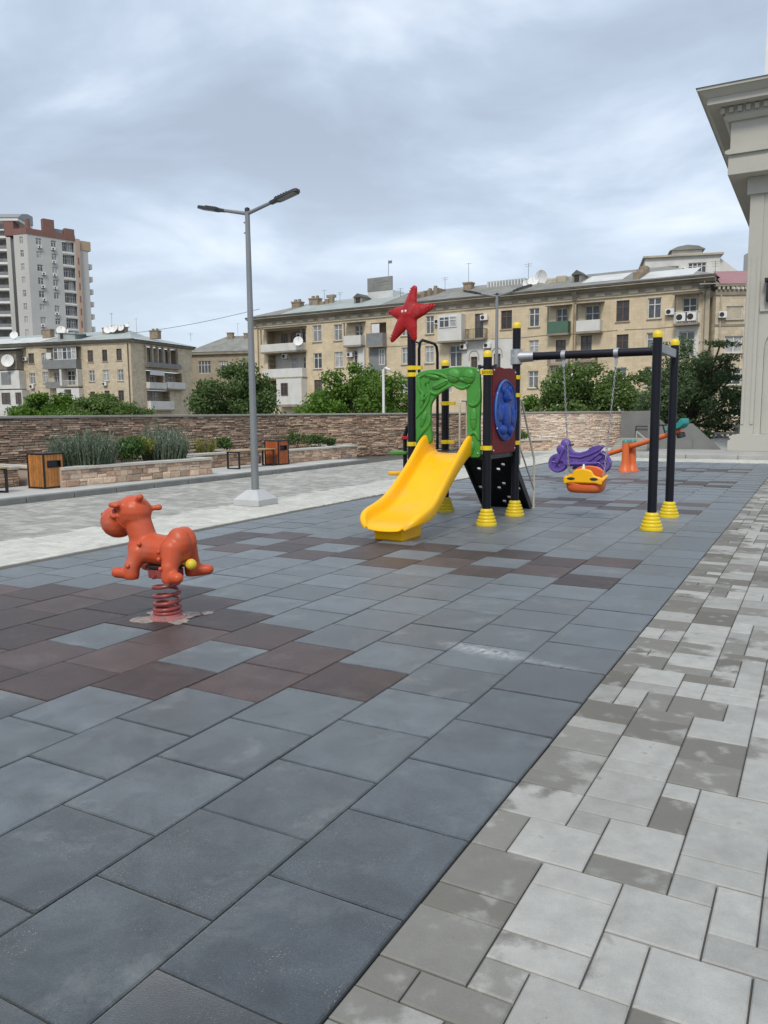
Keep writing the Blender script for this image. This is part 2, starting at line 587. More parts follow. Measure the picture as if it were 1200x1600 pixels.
M = {}
M['rubber'] = rubber('rubber grey', (0.022, 0.030, 0.037), (0.078, 0.094, 0.104))
M['rubber_edge'] = rubber('rubber charcoal', (0.019, 0.026, 0.034), (0.055, 0.068, 0.080), 0.3)
M['rubber_brown'] = rubber('rubber brown', (0.042, 0.027, 0.025), (0.082, 0.056, 0.052), 0.2, 0.06, 0.3)
M['joint'] = simple('rubber joint', (0.02, 0.021, 0.023), 0.95)
M['paver'] = paver_mat('paver grey', (0.285, 0.284, 0.266), (0.42, 0.418, 0.394), wet=True)
M['paver_l'] = paver_mat('paver pale', (0.47, 0.465, 0.42), (0.56, 0.55, 0.50))
M['paver_g'] = paver_mat('paver mid grey', (0.27, 0.268, 0.245), (0.42, 0.416, 0.38))
M['sand'] = simple('jointing sand', (0.10, 0.094, 0.082), 0.95)
M['concrete'] = simple('concrete', (0.36, 0.36, 0.34), 0.88, nscale=1.5, var=0.18, bump=0.2, dirt=0.3)
M['concrete_d'] = simple('grey render', (0.185, 0.187, 0.178), 0.9, nscale=1.2, var=0.14, bump=0.15)
M['kerb'] = simple('kerb concrete', (0.20, 0.205, 0.195), 0.88, nscale=2.5, var=0.2, bump=0.3, dirt=0.35)
M['slab'] = simple('pavement slab', (0.44, 0.44, 0.42), 0.88, nscale=1.3, var=0.12, bump=0.2, rnd=0.06)
STONE = [(0.434, 0.299, 0.215), (0.547, 0.406, 0.289), (0.371, 0.253, 0.185), (0.63, 0.471, 0.348), (0.485, 0.324, 0.234), (0.309, 0.228, 0.17), (0.527, 0.365, 0.274), (0.589, 0.452, 0.338), (0.423, 0.32, 0.234)]
M['stone'] = stone_mat('ledge stone brown', STONE)
STONE2 = [(0.772, 0.632, 0.515), (0.86, 0.749, 0.632), (0.679, 0.503, 0.404), (0.831, 0.702, 0.585), (0.749, 0.585, 0.48), (0.585, 0.445, 0.351), (0.86, 0.784, 0.679), (0.796, 0.655, 0.55)]
M['stone2'] = stone_mat('ledge stone rose', STONE2)
M['stone3'] = stone_mat('planter stone tan', [(0.529, 0.365, 0.262), (0.667, 0.495, 0.353), (0.453, 0.309, 0.226), (0.769, 0.575, 0.425), (0.592, 0.395, 0.285), (0.377, 0.278, 0.207), (0.643, 0.445, 0.334), (0.719, 0.551, 0.412), (0.516, 0.39, 0.285)])
M['mortar'] = simple('wall core', (0.14, 0.115, 0.09), 0.95)
M['mortar2'] = simple('wall core pale', (0.46, 0.38, 0.32), 0.95)
M['coping'] = simple('coping stone', (0.34, 0.33, 0.295), 0.85, nscale=2.5, var=0.15, bump=0.2, dirt=0.25)
M['coping_l'] = simple('pale coping', (0.50, 0.47, 0.42), 0.8, nscale=2.5, var=0.12, bump=0.2, dirt=0.2)
M['soil'] = simple('soil', (0.055, 0.042, 0.03), 0.98, var=0.4, nscale=8, bump=0.6, bscale=20)
M['navy'] = simple('navy powder coat', (0.0062, 0.0068, 0.0125), 0.42, var=0.15, nscale=6, bump=0.03, bscale=300, spec=0.28)
M['black'] = simple('black metal', (0.011, 0.011, 0.012), 0.42, var=0.2, nscale=6)
M['black_p'] = simple('black plastic', (0.012, 0.012, 0.013), 0.5, var=0.2, nscale=6)
M['yellow'] = simple('slide yellow plastic', (0.90, 0.47, 0.005), 0.34, spec=0.3, var=0.06, nscale=2, bump=0.03, bscale=90, wear=0.35)
M['yellow_b'] = simple('lemon yellow plastic', (0.72, 0.53, 0.015), 0.38, var=0.1, nscale=5, bump=0.05, bscale=90, wear=0.35)
M['orange'] = simple('orange red plastic', (0.50, 0.080, 0.028), 0.42, spec=0.35, var=0.08, nscale=3, bump=0.05, bscale=120, wear=0.35)
M['orange2'] = simple('orange plastic', (0.66, 0.13, 0.025), 0.38, var=0.08, nscale=3, bump=0.04, bscale=120, wear=0.35)
M['green'] = simple('leaf green plastic', (0.055, 0.255, 0.036), 0.42, spec=0.35, var=0.1, nscale=4, bump=0.05, bscale=120, wear=0.35)
M['red'] = simple('dark red plastic', (0.37, 0.010, 0.014), 0.42, spec=0.35, var=0.12, nscale=6, bump=0.06, bscale=70, wear=0.35)
M['redpanel'] = simple('brick red plastic', (0.165, 0.013, 0.014), 0.55, spec=0.2, var=0.3, nscale=26, bump=0.5, bscale=45)
M['blue'] = simple('blue plastic', (0.007, 0.052, 0.31), 0.42, spec=0.3, var=0.12, nscale=5, bump=0.05, bscale=90, wear=0.35)
M['blue_l'] = simple('light blue plastic', (0.055, 0.17, 0.40), 0.36, var=0.1, nscale=5)
M['purple'] = simple('purple plastic', (0.105, 0.055, 0.29), 0.40, var=0.12, nscale=5, bump=0.05, bscale=90, wear=0.35)
M['teal'] = simple('teal plastic', (0.02, 0.25, 0.23), 0.4, var=0.1)
M['spring'] = simple('oxide red spring paint', (0.25, 0.050, 0.047), 0.34, var=0.2, nscale=20)
M['spring_b'] = simple('pinkish primer', (0.36, 0.135, 0.13), 0.55, var=0.2, nscale=20)
M['splash'] = simple('spilled cement', (0.30, 0.255, 0.23), 0.9, var=0.45, nscale=22, bump=0.3)
M['galv'] = simple('galvanised steel', (0.42, 0.43, 0.44), 0.42, metal=0.75, var=0.14, nscale=7)
M['greyp'] = simple('grey paint', (0.225, 0.235, 0.245), 0.45, var=0.1, nscale=3)
M['lampgrey'] = simple('lamp post paint', (0.215, 0.23, 0.24), 0.42, metal=0.2, var=0.1, nscale=2)
M['lampdark'] = simple('lamp head', (0.028, 0.032, 0.036), 0.45, var=0.15)
M['cream'] = simple('cream tube paint', (0.52, 0.47, 0.38), 0.5, var=0.1)
M['white'] = simple('white paint', (0.70, 0.70, 0.68), 0.55, var=0.07, nscale=2, dirt=0.15)
M['whitewall'] = simple('white render', (0.60, 0.59, 0.56), 0.85, var=0.1, nscale=0.8, dirt=0.25)
M['shed'] = simple('old plank cladding', (0.20, 0.18, 0.15), 0.9, var=0.25, nscale=1.6, dirt=0.4)
M['pvc'] = simple('white window frame', (0.62, 0.62, 0.60), 0.5, var=0.08)
M['brownframe'] = simple('brown window frame', (0.13, 0.075, 0.05), 0.6, var=0.2)
M['glass'] = glass_mat('window glass', (0.04, 0.045, 0.05), (0.36, 0.365, 0.36))
M['glassdark'] = glass_mat('dark opening glass', (0.022, 0.023, 0.024), (0.085, 0.086, 0.085), 0.25)
M['dark'] = simple('unlit interior', (0.035, 0.033, 0.03), 0.9, var=0.3, nscale=1.5)
M['wood'] = simple('oiled slat wood', (0.40, 0.16, 0.038), 0.5, var=0.22, nscale=9, rnd=0.2, bump=0.1)
M['woodred'] = simple('reddish slat wood', (0.36, 0.085, 0.022), 0.5, var=0.2, nscale=9, rnd=0.18, bump=0.1)
M['plank'] = simple('bench plank', (0.36, 0.23, 0.10), 0.6, var=0.2, nscale=6, rnd=0.12)
M['facade'] = facade_mat('limestone facade', (0.66, 0.55, 0.385), (0.595, 0.49, 0.335), grime=0.34, joint=0.16)
M['facade2'] = facade_mat('limestone side', (0.61, 0.52, 0.385), (0.50, 0.425, 0.305), 0.6, 0.36, 0.35, 0.3)
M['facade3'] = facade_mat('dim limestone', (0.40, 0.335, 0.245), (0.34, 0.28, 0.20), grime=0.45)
M['trim'] = simple('weathered cornice', (0.265, 0.235, 0.18), 0.9, var=0.25, nscale=0.9, dirt=0.55)
M['trim_l'] = simple('pale moulding', (0.43, 0.38, 0.29), 0.9, var=0.2, nscale=1.2, dirt=0.4)
M['gutter'] = simple('dark gutter', (0.11, 0.105, 0.095), 0.8, var=0.3, nscale=1.2)
M['roof'] = simple('old slate sheet roof', (0.225, 0.225, 0.205), 0.85, var=0.28, nscale=0.7, dirt=0.45)
M['roof_g'] = simple('greenish tin roof', (0.33, 0.37, 0.355), 0.6, var=0.15, nscale=0.6, dirt=0.3)
M['roof_w'] = simple('pale tin sheet', (0.56, 0.57, 0.56), 0.55, var=0.12, nscale=0.8, dirt=0.2)
M['roof_p'] = simple('pink tin roof', (0.30, 0.155, 0.16), 0.7, var=0.12, nscale=0.8)
M['brickch'] = simple('old chimney brick', (0.27, 0.21, 0.15), 0.9, var=0.3, nscale=2.5, dirt=0.5)
M['tower'] = simple('tower render', (0.47, 0.465, 0.44), 0.9, var=0.08, nscale=0.12)
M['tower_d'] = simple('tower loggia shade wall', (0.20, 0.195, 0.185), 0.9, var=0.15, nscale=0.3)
M['terracotta'] = simple('terracotta cladding', (0.205, 0.105, 0.085), 0.85, var=0.12, nscale=0.3)
M['salmon'] = simple('salmon strip', (0.46, 0.335, 0.26), 0.85, var=0.12, nscale=0.3)
M['ochre'] = simple('ochre band', (0.40, 0.31, 0.20), 0.85, var=0.12, nscale=0.3)
M['portico'] = simple('pale grey limestone', (0.43, 0.418, 0.372), 0.8, var=0.08, nscale=0.6, bump=0.1, dirt=0.08)
M['bgreen'] = simple('green balcony sheet', (0.065, 0.135, 0.095), 0.6, var=0.15, nscale=1.5)
M['bgrey'] = simple('grey balcony sheet', (0.20, 0.205, 0.21), 0.7, var=0.2, nscale=1.5, dirt=0.3)
M['cloth'] = simple('washing', (0.66, 0.66, 0.66), 0.9)
M['bark'] = simple('bark', (0.075, 0.058, 0.042), 0.95, var=0.3, nscale=8, bump=0.5, bscale=25)
M['leaf_b'] = leaf_mat('fresh leaves', (0.048, 0.120, 0.014), (0.165, 0.285, 0.044), 0.35)
M['leaf_d'] = leaf_mat('dark leaves', (0.042, 0.090, 0.024), (0.150, 0.215, 0.072), 0.35)
M['leaf_m'] = leaf_mat('mid leaves', (0.052, 0.115, 0.022), (0.18, 0.265, 0.075), 0.35)
M['leaf_f'] = leaf_mat('feathery leaves', (0.056, 0.106, 0.044), (0.19, 0.26, 0.12), 0.35)
M['rosemary'] = leaf_mat('rosemary needles', (0.070, 0.105, 0.070), (0.205, 0.245, 0.17), 0.15)
M['shrub'] = leaf_mat('shrub leaves', (0.022, 0.062, 0.012), (0.09, 0.165, 0.036))
M['yellowgreen'] = leaf_mat('yellow green leaves', (0.12, 0.15, 0.03), (0.30, 0.30, 0.07))
M['blossom'] = leaf_mat('pale blossom', (0.5, 0.48, 0.42), (0.75, 0.72, 0.66))
M['earth'] = simple('outer ground', (0.16, 0.15, 0.13), 0.95, var=0.25, nscale=0.2)

# ================================================================== THE GROUND
me = MB().box(-900, 900, -900, 900, -1.6, -1.1).mesh('ground', M['earth'])
structure(link('ground', me))
me = MB().box(-22, 46, -14, 46.5, -1.1, -0.06).mesh('plaza_base', M['sand'])
structure(link('plaza_base', me, None, (A0*A_[0], A0*A_[1], 0), ROT)).location.z = 0
# (the plaza base is in strip coordinates: x = across, y = along)
ORG = (float(A0*A_[0]), float(A0*A_[1]), 0.0)

def slab_verts(sx, sy, h, ch, dz):
    """chamfered slab, top at z=0: 12 verts / 13 faces (no underside)"""
    x, y = sx/2, sy/2
    V = [(-x,-y,-h),(x,-y,-h),(x,y,-h),(-x,y,-h),(-x,-y,-dz),(x,-y,-dz),(x,y,-dz),(-x,y,-dz),
         (-x+ch,-y+ch,0),(x-ch,-y+ch,0),(x-ch,y-ch,0),(-x+ch,y-ch,0)]
    F = [(0,1,5,4),(1,2,6,5),(2,3,7,6),(3,0,4,7),(4,5,9,8),(5,6,10,9),(6,7,11,10),(7,4,8,11),(8,9,10,11)]
    return V, F

def slab_mesh(name, sx, sy, mat, h=0.05, ch=0.006, dz=0.004):
    V, F = slab_verts(sx, sy, h, ch, dz)
    return MB().add(V, F).mesh(name, mat)

def pieces(parent, plist, meshes, name, stuffname, limit=300):
    """plist: (cx, cy, kind, mat index) in strip coordinates. Nearest in-view ones become objects, the others one joined part."""
    def world(a, b):
        return ORG[0] + a*A_[0] + b*U[0], ORG[1] + a*A_[1] + b*U[1]
    vis = []; rest = []
    for p in plist:
        x, y = world(p[0], p[1])
        if y > 0.3 and in_view(x, y, 0):
            vis.append((math.hypot(x, y) - p[4]*4, p))
        else:
            rest.append(p)
    vis.sort(key=lambda t: t[0])
    rest += [p for _, p in vis[limit:]]
    for _, p in vis[:limit]:
        o = link(name, meshes[p[2]][0], parent, (p[0], p[1], rng.uniform(-0.0015, 0.002)))
        o.rotation_euler = (rng.gauss(0, 0.0022), rng.gauss(0, 0.0022), rng.gauss(0, 0.0018))
    if rest:
        V = []; F = []; mi = []; k = 0
        mats = []
        for p in rest:
            tv, tf, mt = meshes[p[2]][1], meshes[p[2]][2], meshes[p[2]][3]
            if mt not in mats: mats.append(mt)
            V.append(np.array(tv) + np.array([p[0], p[1], rng.uniform(-0.0015, 0.002)]))
            F.append(np.array(tf) + k); mi += [mats.index(mt)]*len(tf); k += len(tv)
        me = arr_mesh(stuffname, np.vstack(V), np.vstack(F), mats, mi)
        o = link(stuffname, me, parent)
        o['kind'] = 'stuff'

def kindset(defs):
    d = {}
    for key, (sx, sy, mat, h, ch, dz) in defs.items():
        V, F = slab_verts(sx, sy, h, ch, dz)
        d[key] = (slab_mesh(key[0] if isinstance(key, tuple) else key, sx, sy, mat, h, ch, dz), V, F, mat)
    return d

# ---- rubber strip: 12 rows in half bond
NROW, NEND = 12, 49.55
rub = structure(link('rubber_floor', MB().box(-NROW*T-0.05, 0.0, -3.2, NEND*T, -0.05, -0.012).mesh('rubber_floor', M['joint']), None, ORG, ROT))
g_ = 0.0075
ks = kindset({'grey': (T-g_, T-g_, M['rubber'], 0.035, 0.006, 0.004), 'edge': (T-g_, T-g_, M['rubber_edge'], 0.035, 0.006, 0.004),
              'brown': (T-g_, T-g_, M['rubber_brown'], 0.035, 0.006, 0.004)})
rider_brown = {(2,6),(3,6),(3,7),(4,5),(4,7),(5,5),(5,6),(5,7),(5,8),(6,5),(6,7),(6,8),(7,5),(7,6),(7,7),(7,8),(7,9),(8,6),(8,7),(8,8),(9,7),(9,8),(9,6),(10,7),(6,4),(8,5)}
def is_brown(k, n):
    if (k, n) in rider_brown: return True
    for base in (13, 24, 33, 41):
        if 1 <= k <= 10:
            if k % 2 == 1 and n in (base, base+2): return True
            if k % 2 == 0 and n in (base, base+1): return True
    return False
pl = []
for k in range(NROW):
    ph = 0.870 if k % 2 == 0 else 0.329
    for n in range(-7, 50):
        b0 = max(n + ph, -6.4); b1 = min(n + 1 + ph, NEND)
        if b1 - b0 < 0.35: continue
        kind = 'brown' if is_brown(k, n) else ('edge' if k == 0 else 'grey')
        pl.append((-(k+0.5)*T, (n + 0.5 + ph)*T if b1 - b0 > 0.99 else (b0+b1)/2*T, kind, 0, 0.0, (b1-b0)))
full = [p for p in pl if p[5] > 0.99]
part = [p for p in pl if p[5] <= 0.99]
pieces(rub, full, ks, 'rubber_tile', 'far_rubber_tiles')
for p in part:
    o = link('rubber_tile', ks[p[2]][0], rub, (p[0], p[1], 0)); o.scale = (1, p[5], 1)

# ---- pavers: packing on a 13 cm grid
MOD = 0.1305
def pack(nx, ny, seeds, keep, weights, seed):
    r = random.Random(seed)
    occ = np.zeros((nx, ny), dtype=bool)
    out = []
    for (i0, i1, j0, j1) in seeds:
        if occ[i0:i1, j0:j1].any(): continue
        occ[i0:i1, j0:j1] = True; out.append((i0, i1, j0, j1))
    for j in range(ny):
        for i in range(nx):
            if occ[i, j]: continue
            opts = [(w, h, q) for (w, h, q) in weights if i+w <= nx and j+h <= ny and not occ[i:i+w, j:j+h].any()]
            tot = sum(q for _, _, q in opts); t = r.random()*tot
            for (w, h, q) in opts:
                t -= q
                if t <= 0: break
            occ[i:i+w, j:j+h] = True
            out.append((i, i+w, j, j+h))
    return [p for p in out if keep(p)]

def paverdefs(mat, pre):
    gg = 0.011 if pre == 'g' else 0.0055
    return {(pre, w, h): (w*MOD-gg, h*MOD-gg, mat, 0.045, 0.005, 0.004) for w in (1, 2) for h in (1, 2)}

J0 = 40   # grid row of b = 1.753 m
seeds = [(0,2,0,2),(0,2,2,3),(0,2,3,5),(0,1,5,7),(1,3,5,7),(2,4,4,5),(2,4,2,4),(2,4,1,2),(2,3,0,1),(4,6,3,5),(4,5,1,3),(5,7,1,3),(5,6,5,6),(3,5,5,6),(3,5,6,8),(2,4,8,9),(2,4,9,11),(2,3,7,8),(5,7,7,9),(0,1,-1,0),(1,3,-1,0),(3,5,-1,1),(0,2,7,9),(0,2,9,10),(0,2,10,12)]
seeds = [(a, b, c+J0, d+J0) for a, b, c, d in seeds]
NXP, NYP = 56, 226
path = structure(link('paved_path', MB().box(0.004, 0.012+NXP*MOD, 1.753-J0*MOD, 26.3, -0.055, -0.014).mesh('paved_path', M['sand']), None, ORG, ROT))
pk = pack(NXP, NYP, seeds, lambda p: True, [(2,2,5), (2,1,3), (1,2,1.6), (1,1,1.0)], 5)
kp = kindset(paverdefs(M['paver'], 'paver'))
pl = []
for (i0, i1, j0, j1) in pk:
    b = 1.753 + ((j0+j1)/2 - J0)*MOD
    if b > 26.25: continue
    pl.append((0.006 + (i0+i1)/2*MOD, b, ('paver', i1-i0, j1-j0), 0, (i1-i0)*(j1-j0)*0.06))
pieces(path, pl, kp, 'paver', 'far_pavers')

# ---- left court: pale border, then greyer pavers up to the kerb, and round the far end
KA = -10.95
court = structure(link('paved_court', MB().box(KA, -NROW*T-0.055, -6, 33.5, -0.055, -0.014).mesh('paved_court', M['sand']), None, ORG, ROT))
NXC = int((-NROW*T - 0.06 - KA)/MOD); NYC = int(39.4/MOD)
pk = pack(NXC, NYC, [], lambda p: True, [(2,1,6), (1,2,1.2), (2,2,1.5), (1,1,0.8)], 9)
kc = kindset({**paverdefs(M['paver_l'], 'paver'), **{('g',)+k[1:]: v for k, v in paverdefs(M['paver_g'], 'g').items()}})
for k in kc:
    kc[k][0].name = 'paver'
pl = []
for (i0, i1, j0, j1) in pk:
    a = KA + 0.004 + (i0+i1)/2*MOD; b = -5.95 + (j0+j1)/2*MOD
    pale = a > -7.45 or b > 28.5 and a > -9
    pl.append((a, b, (('paver' if pale else 'g'), i1-i0, j1-j0), 0, 0.0))
pieces(court, pl, kc, 'paver', 'far_court_pavers')
court2 = structure(link('paved_forecourt', MB().box(-NROW*T-0.05, 7.3, NEND*T+0.004, 33.5, -0.055, -0.012).mesh('paved_forecourt', M['sand']), None, ORG, ROT))
pk = pack(int(13.2/MOD), int((33.4-NEND*T)/MOD), [], lambda p: True, [(2,1,6), (1,2,1.2), (2,2,2.5), (1,1,0.8)], 19)
pl = []
for (i0, i1, j0, j1) in pk:
    a = -NROW*T - 0.05 + (i0+i1)/2*MOD; b = NEND*T + 0.01 + (j0+j1)/2*MOD
    if a > -4.3 and b > 26.25: continue
    pl.append((a, b, (('paver' if b < 26.6 else 'g'), i1-i0, j1-j0), 0, 0.0))
pieces(court2, pl, kc, 'paver', 'forecourt_pavers', limit=60)

# ---- kerb and pavement on the left
kerb = structure(link('kerb', MB().box(KA-0.10, KA-0.012, -6, 20.6, -0.06, 0.055).mesh('kerb', M['sand']), None, ORG, ROT))
kb = MB().box(-0.15, 0, -0.495, 0.495, -0.05, 0.11)
kme = kb.mesh('kerb_stone', M['kerb'])
for i in range(27):
    o = link('kerb_stone', kme, kerb, (KA + rng.uniform(-0.004, 0.004), -5.6 + i*1.0, rng.uniform(-0.004, 0.004)))
    b = o.modifiers.new('bevel', 'BEVEL'); b.width = 0.018; b.segments = 2
    if i == 26: o.location.y = 20.2
# end return of the kerb
for i in range(2):
    o = link('kerb_stone', kme, kerb, (KA - 0.65 - i*1.0, 20.85, 0)); o.rotation_euler.z = R(90)
    b = o.modifiers.new('bevel', 'BEVEL'); b.width = 0.018; b.segments = 2
pav = structure(link('pavement', MB().box(KA-3.6, KA-0.16, -6, 20.68, -0.06, 0.075).mesh('pavement', M['sand']), None, ORG, ROT))
ps = slab_mesh('paving_slab', 0.595, 0.595, M['slab'], 0.05, 0.005, 0.004)
for i in range(3):
    for j in range(44):
        link('paving_slab', ps, pav, (KA - 0.46 - i*0.6, -5.6 + j*0.6, 0.105 + rng.uniform(-0.001, 0.0015)))

# ---- step at the far right, in front of the grey building
step = structure(link('terrace', MB().box(-4.2, 22, 26.55, 46, -0.06, 0.115).mesh('terrace', M['concrete']), None, ORG, ROT))
sme = MB().box(-0.744, 0.744, 0, 0.28, -0.04, 0.125).mesh('step_stone', M['concrete'])
for i in range(8):
    o = link('step_stone', sme, step, (-3.45 + i*1.5, 26.27 + rng.uniform(-0.004, 0.004), 0))
    b = o.modifiers.new('bevel', 'BEVEL'); b.width = 0.012; b.segments = 2

# ================================================================== STONE WALLS
def wall_stones(parent, L, H, matname, seed, course=(0.03, 0.078), length=(0.09, 0.36), limit=300, depth=0.07, z0=0.0, name='wall_stone', proj=(0.0, 0.065), wpos=None):
    """stones on the y=0 face of a wall running along x; faces look to -y"""
    r = random.Random(seed)
    z = z0; stones = []
    while z < z0 + H - 0.015:
        h = min(r.uniform(*course), z0 + H - z)
        x = -r.uniform(0, 0.2)
        while x < L:
            l = r.uniform(*length) * (0.8 + 0.5*h/course[1])
            x0, x1 = max(x, 0), min(x+l, L)
            if x1 - x0 > 0.03:
                hh = h if r.random() < 0.8 else h*0.62
                stones.append((x0+0.004, x1-0.004, z+0.004, z+hh-0.003, r.uniform(*proj)))
                if hh < h and h-hh > 0.02:
                    stones.append((x0+0.004, x1-0.004, z+hh+0.003, z+h-0.003, r.uniform(*proj)))
            x += l
        z += h
    Mx = parent.matrix_basis
    ranked = []
    for i, s in enumerate(stones):
        w = Mx @ Vector(((s[0]+s[1])/2, 0, (s[2]+s[3])/2))
        p = project(w.x, w.y, w.z)
        size = -1
        if p and -20 < p[0] < 1220 and -20 < p[1] < 1620:
            size = (s[1]-s[0])*(s[3]-s[2])/p[2]**2
        ranked.append((size, i))
    ranked.sort(reverse=True)
    single = {i for sz, i in ranked[:limit] if sz > 0}
    # shared stone shapes for the single ones
    V = []; F = []; k = 0
    def shape(r):
        j = lambda a: r.uniform(-a, a)
        yf = 0.0
        v = [(-.5, depth, -.5), (.5, depth, -.5), (.5, depth, .5), (-.5, depth, .5),
             (-.5+j(.02), yf+.012+j(.005), -.5+j(.06)), (.5+j(.02), yf+.012+j(.005), -.5+j(.06)), (.5+j(.02), yf+.012+j(.005), .5+j(.06)), (-.5+j(.02), yf+.012+j(.005), .5+j(.06)),
             (-.44+j(.03), yf+j(.008), -.33+j(.1)), (.44+j(.03), yf+j(.008), -.33+j(.1)), (.44+j(.03), yf+j(.008), .33+j(.1)), (-.44+j(.03), yf+j(.008), .33+j(.1))]
        f = [(0,4,5,1),(1,5,6,2),(2,6,7,3),(3,7,4,0),(4,8,9,5),(5,9,10,6),(6,10,11,7),(7,11,8,4),(8,11,10,9)]
        f = [t[::-1] for t in f]
        return v, f
    shapes = [shape(r) for _ in range(14)]
    smesh = [MB().add(v, f).mesh(name, M[matname]) for v, f in shapes]
    for i, s in enumerate(stones):
        q = r.randrange(14)
        c = ((s[0]+s[1])/2, -s[4], (s[2]+s[3])/2)
        if i in single:
            o = link(name, smesh[q], parent, c); o.scale = (s[1]-s[0], 1, s[3]-s[2])
        else:
            v = np.array(shapes[q][0]) * np.array([s[1]-s[0], 1, s[3]-s[2]]) + np.array(c)
            V.append(v); F.append(np.array(shapes[q][1]) + k); k += 12
    if V:
        o = link('small_' + name + 's', arr_mesh('small_' + name + 's', np.vstack(V), np.vstack(F), [M[matname]]), parent)
        o['kind'] = 'stuff'

def coping_run(parent, L, z, y0, y1, n, mat, name='coping_slab', th=0.06):
    l = L/n
    me = MB().box(-l/2+0.003, l/2-0.003, y0, y1, 0, th).mesh(name, M[mat])
    for i in range(n):
        o = link(name, me, parent, (l*(i+0.5), rng.uniform(-0.003, 0.003), z + rng.uniform(-0.002, 0.002)))
        b = o.modifiers.new('bevel', 'BEVEL'); b.width = 0.008; b.segments = 1

def wall_seg(p0, p1, label, mat, core, seed, H=1.44, nco=20, limit=300, zb=0.0):
    d = Vector((p1[0]-p0[0], p1[1]-p0[1])); L = d.length
    t = thing('stone_wall', label, 'wall', (p0[0], p0[1], zb), math.atan2(d.y, d.x), 'ledge stone walls round the plaza')
    MB().box(0, L, 0.0, 0.34, -0.3, H).build('wall_core', M[core], t)
    bpy.context.view_layer.update()
    wall_stones(t, L, H, mat, seed, limit=limit, proj=(0.0, 0.035) if mat == 'stone2' else (0.0, 0.048))
    coping_run(t, L, H, -0.07, 0.38, nco, 'coping')
    return t

C1 = (-3.49, 25.9)
Lw = (C1[0] - 30*U[0], C1[1] - 30*U[1])
wall_seg(Lw, C1, 'long brown ledge stone wall behind the planters and litter bins on the left', 'stone', 'mortar', 3, nco=30)
wall_seg(C1, (3.4, 31.9), 'brown ledge stone wall behind the slide, right of the corner by the second bin', 'stone', 'mortar', 4, nco=9)
C3 = (3.4, 31.9); C4 = (10.28, 34.14)
wall_seg(C3, C4, 'rose coloured ledge stone wall behind the swing, ending at grey concrete', 'stone2', 'mortar2', 5, nco=7)
# slim pilaster strip in the corner

# ================================================================== PLANTERS
def planter(p0, p1, depth, label, mat='stone3', H=0.335, zb=0.105, seed=1, nco=6, ends=(True, True), core='mortar2'):
    d = Vector((p1[0]-p0[0], p1[1]-p0[1])); L = d.length
    t = thing('stone_planter', label, 'planter', (p0[0], p0[1], zb), math.atan2(d.y, d.x), 'low stone faced planters')
    MB().box(0, L, 0.0, 0.16, -0.25, H).box(0, 0.16, 0.16, depth, -0.25, H).box(L-0.16, L, 0.16, depth, -0.25, H).build('planter_wall', M[core], t)
    MB().box(0.16, L-0.16, 0.16, depth, -0.2, H-0.05).build('soil', M['soil'], t)
    wall_stones(t, L, H-0.005, mat, seed, course=(0.055, 0.15), length=(0.09, 0.30), limit=150, name='planter_stone', proj=(0.005, 0.03))
    if ends[1]:
        # stones on the right-hand return
        r = random.Random(seed+50); z = 0
        while z < H - 0.02:
            h = min(r.uniform(0.07, 0.13), H - z); y = 0.0
            while y < min(depth, 1.4):
                l = r.uniform(0.14, 0.34)
                MB().box(L-0.02, L+r.uniform(0.01, 0.03), y+0.004, y+l-0.004, z+0.004, z+h-0.004).build('planter_stone', M[mat], t)
                y += l
            z += h
    coping_run(t, L, H, -0.06, 0.22, nco, 'coping_l')
    for xx in ((0.08, L-0.08) if ends[0] else (L-0.08,)):
        MB().box(xx-0.12, xx+0.12, 0.225, depth, H-0.001, H+0.058).build('coping_slab', M['coping_l'], t, bevel=0.008, seg=1)
    return t

def W2(a, b): 
    p = ab(a, b); return (p[0], p[1])
planter(W2(-13.05, 2.5), W2(-13.0, 10.25), 1.5, 'low stone planter set back behind the left bench and slatted bin', seed=21, nco=8, mat='stone', core='mortar')
planter(W2(-11.85, 10.35), W2(-11.48, 14.25), 2.7, 'long low stone planter full of rosemary right of the near slatted bin', seed=22, nco=5)
planter(W2(-13.0, 14.3), W2(-12.9, 17.85), 1.5, 'low stone planter set back behind the far bench', seed=23, nco=4, mat='stone', core='mortar')
planter(W2(-12.15, 17.95), W2(-12.0, 21.75), 1.7, 'low stone planter with small dark shrubs right of the far reddish bin', seed=24, nco=5)
planter((4.4, 30.2), (6.55, 30.95), 1.1, 'small stone planter at the foot of the rose coloured wall behind the play panel', seed=25, nco=3, zb=0.0, H=0.38)

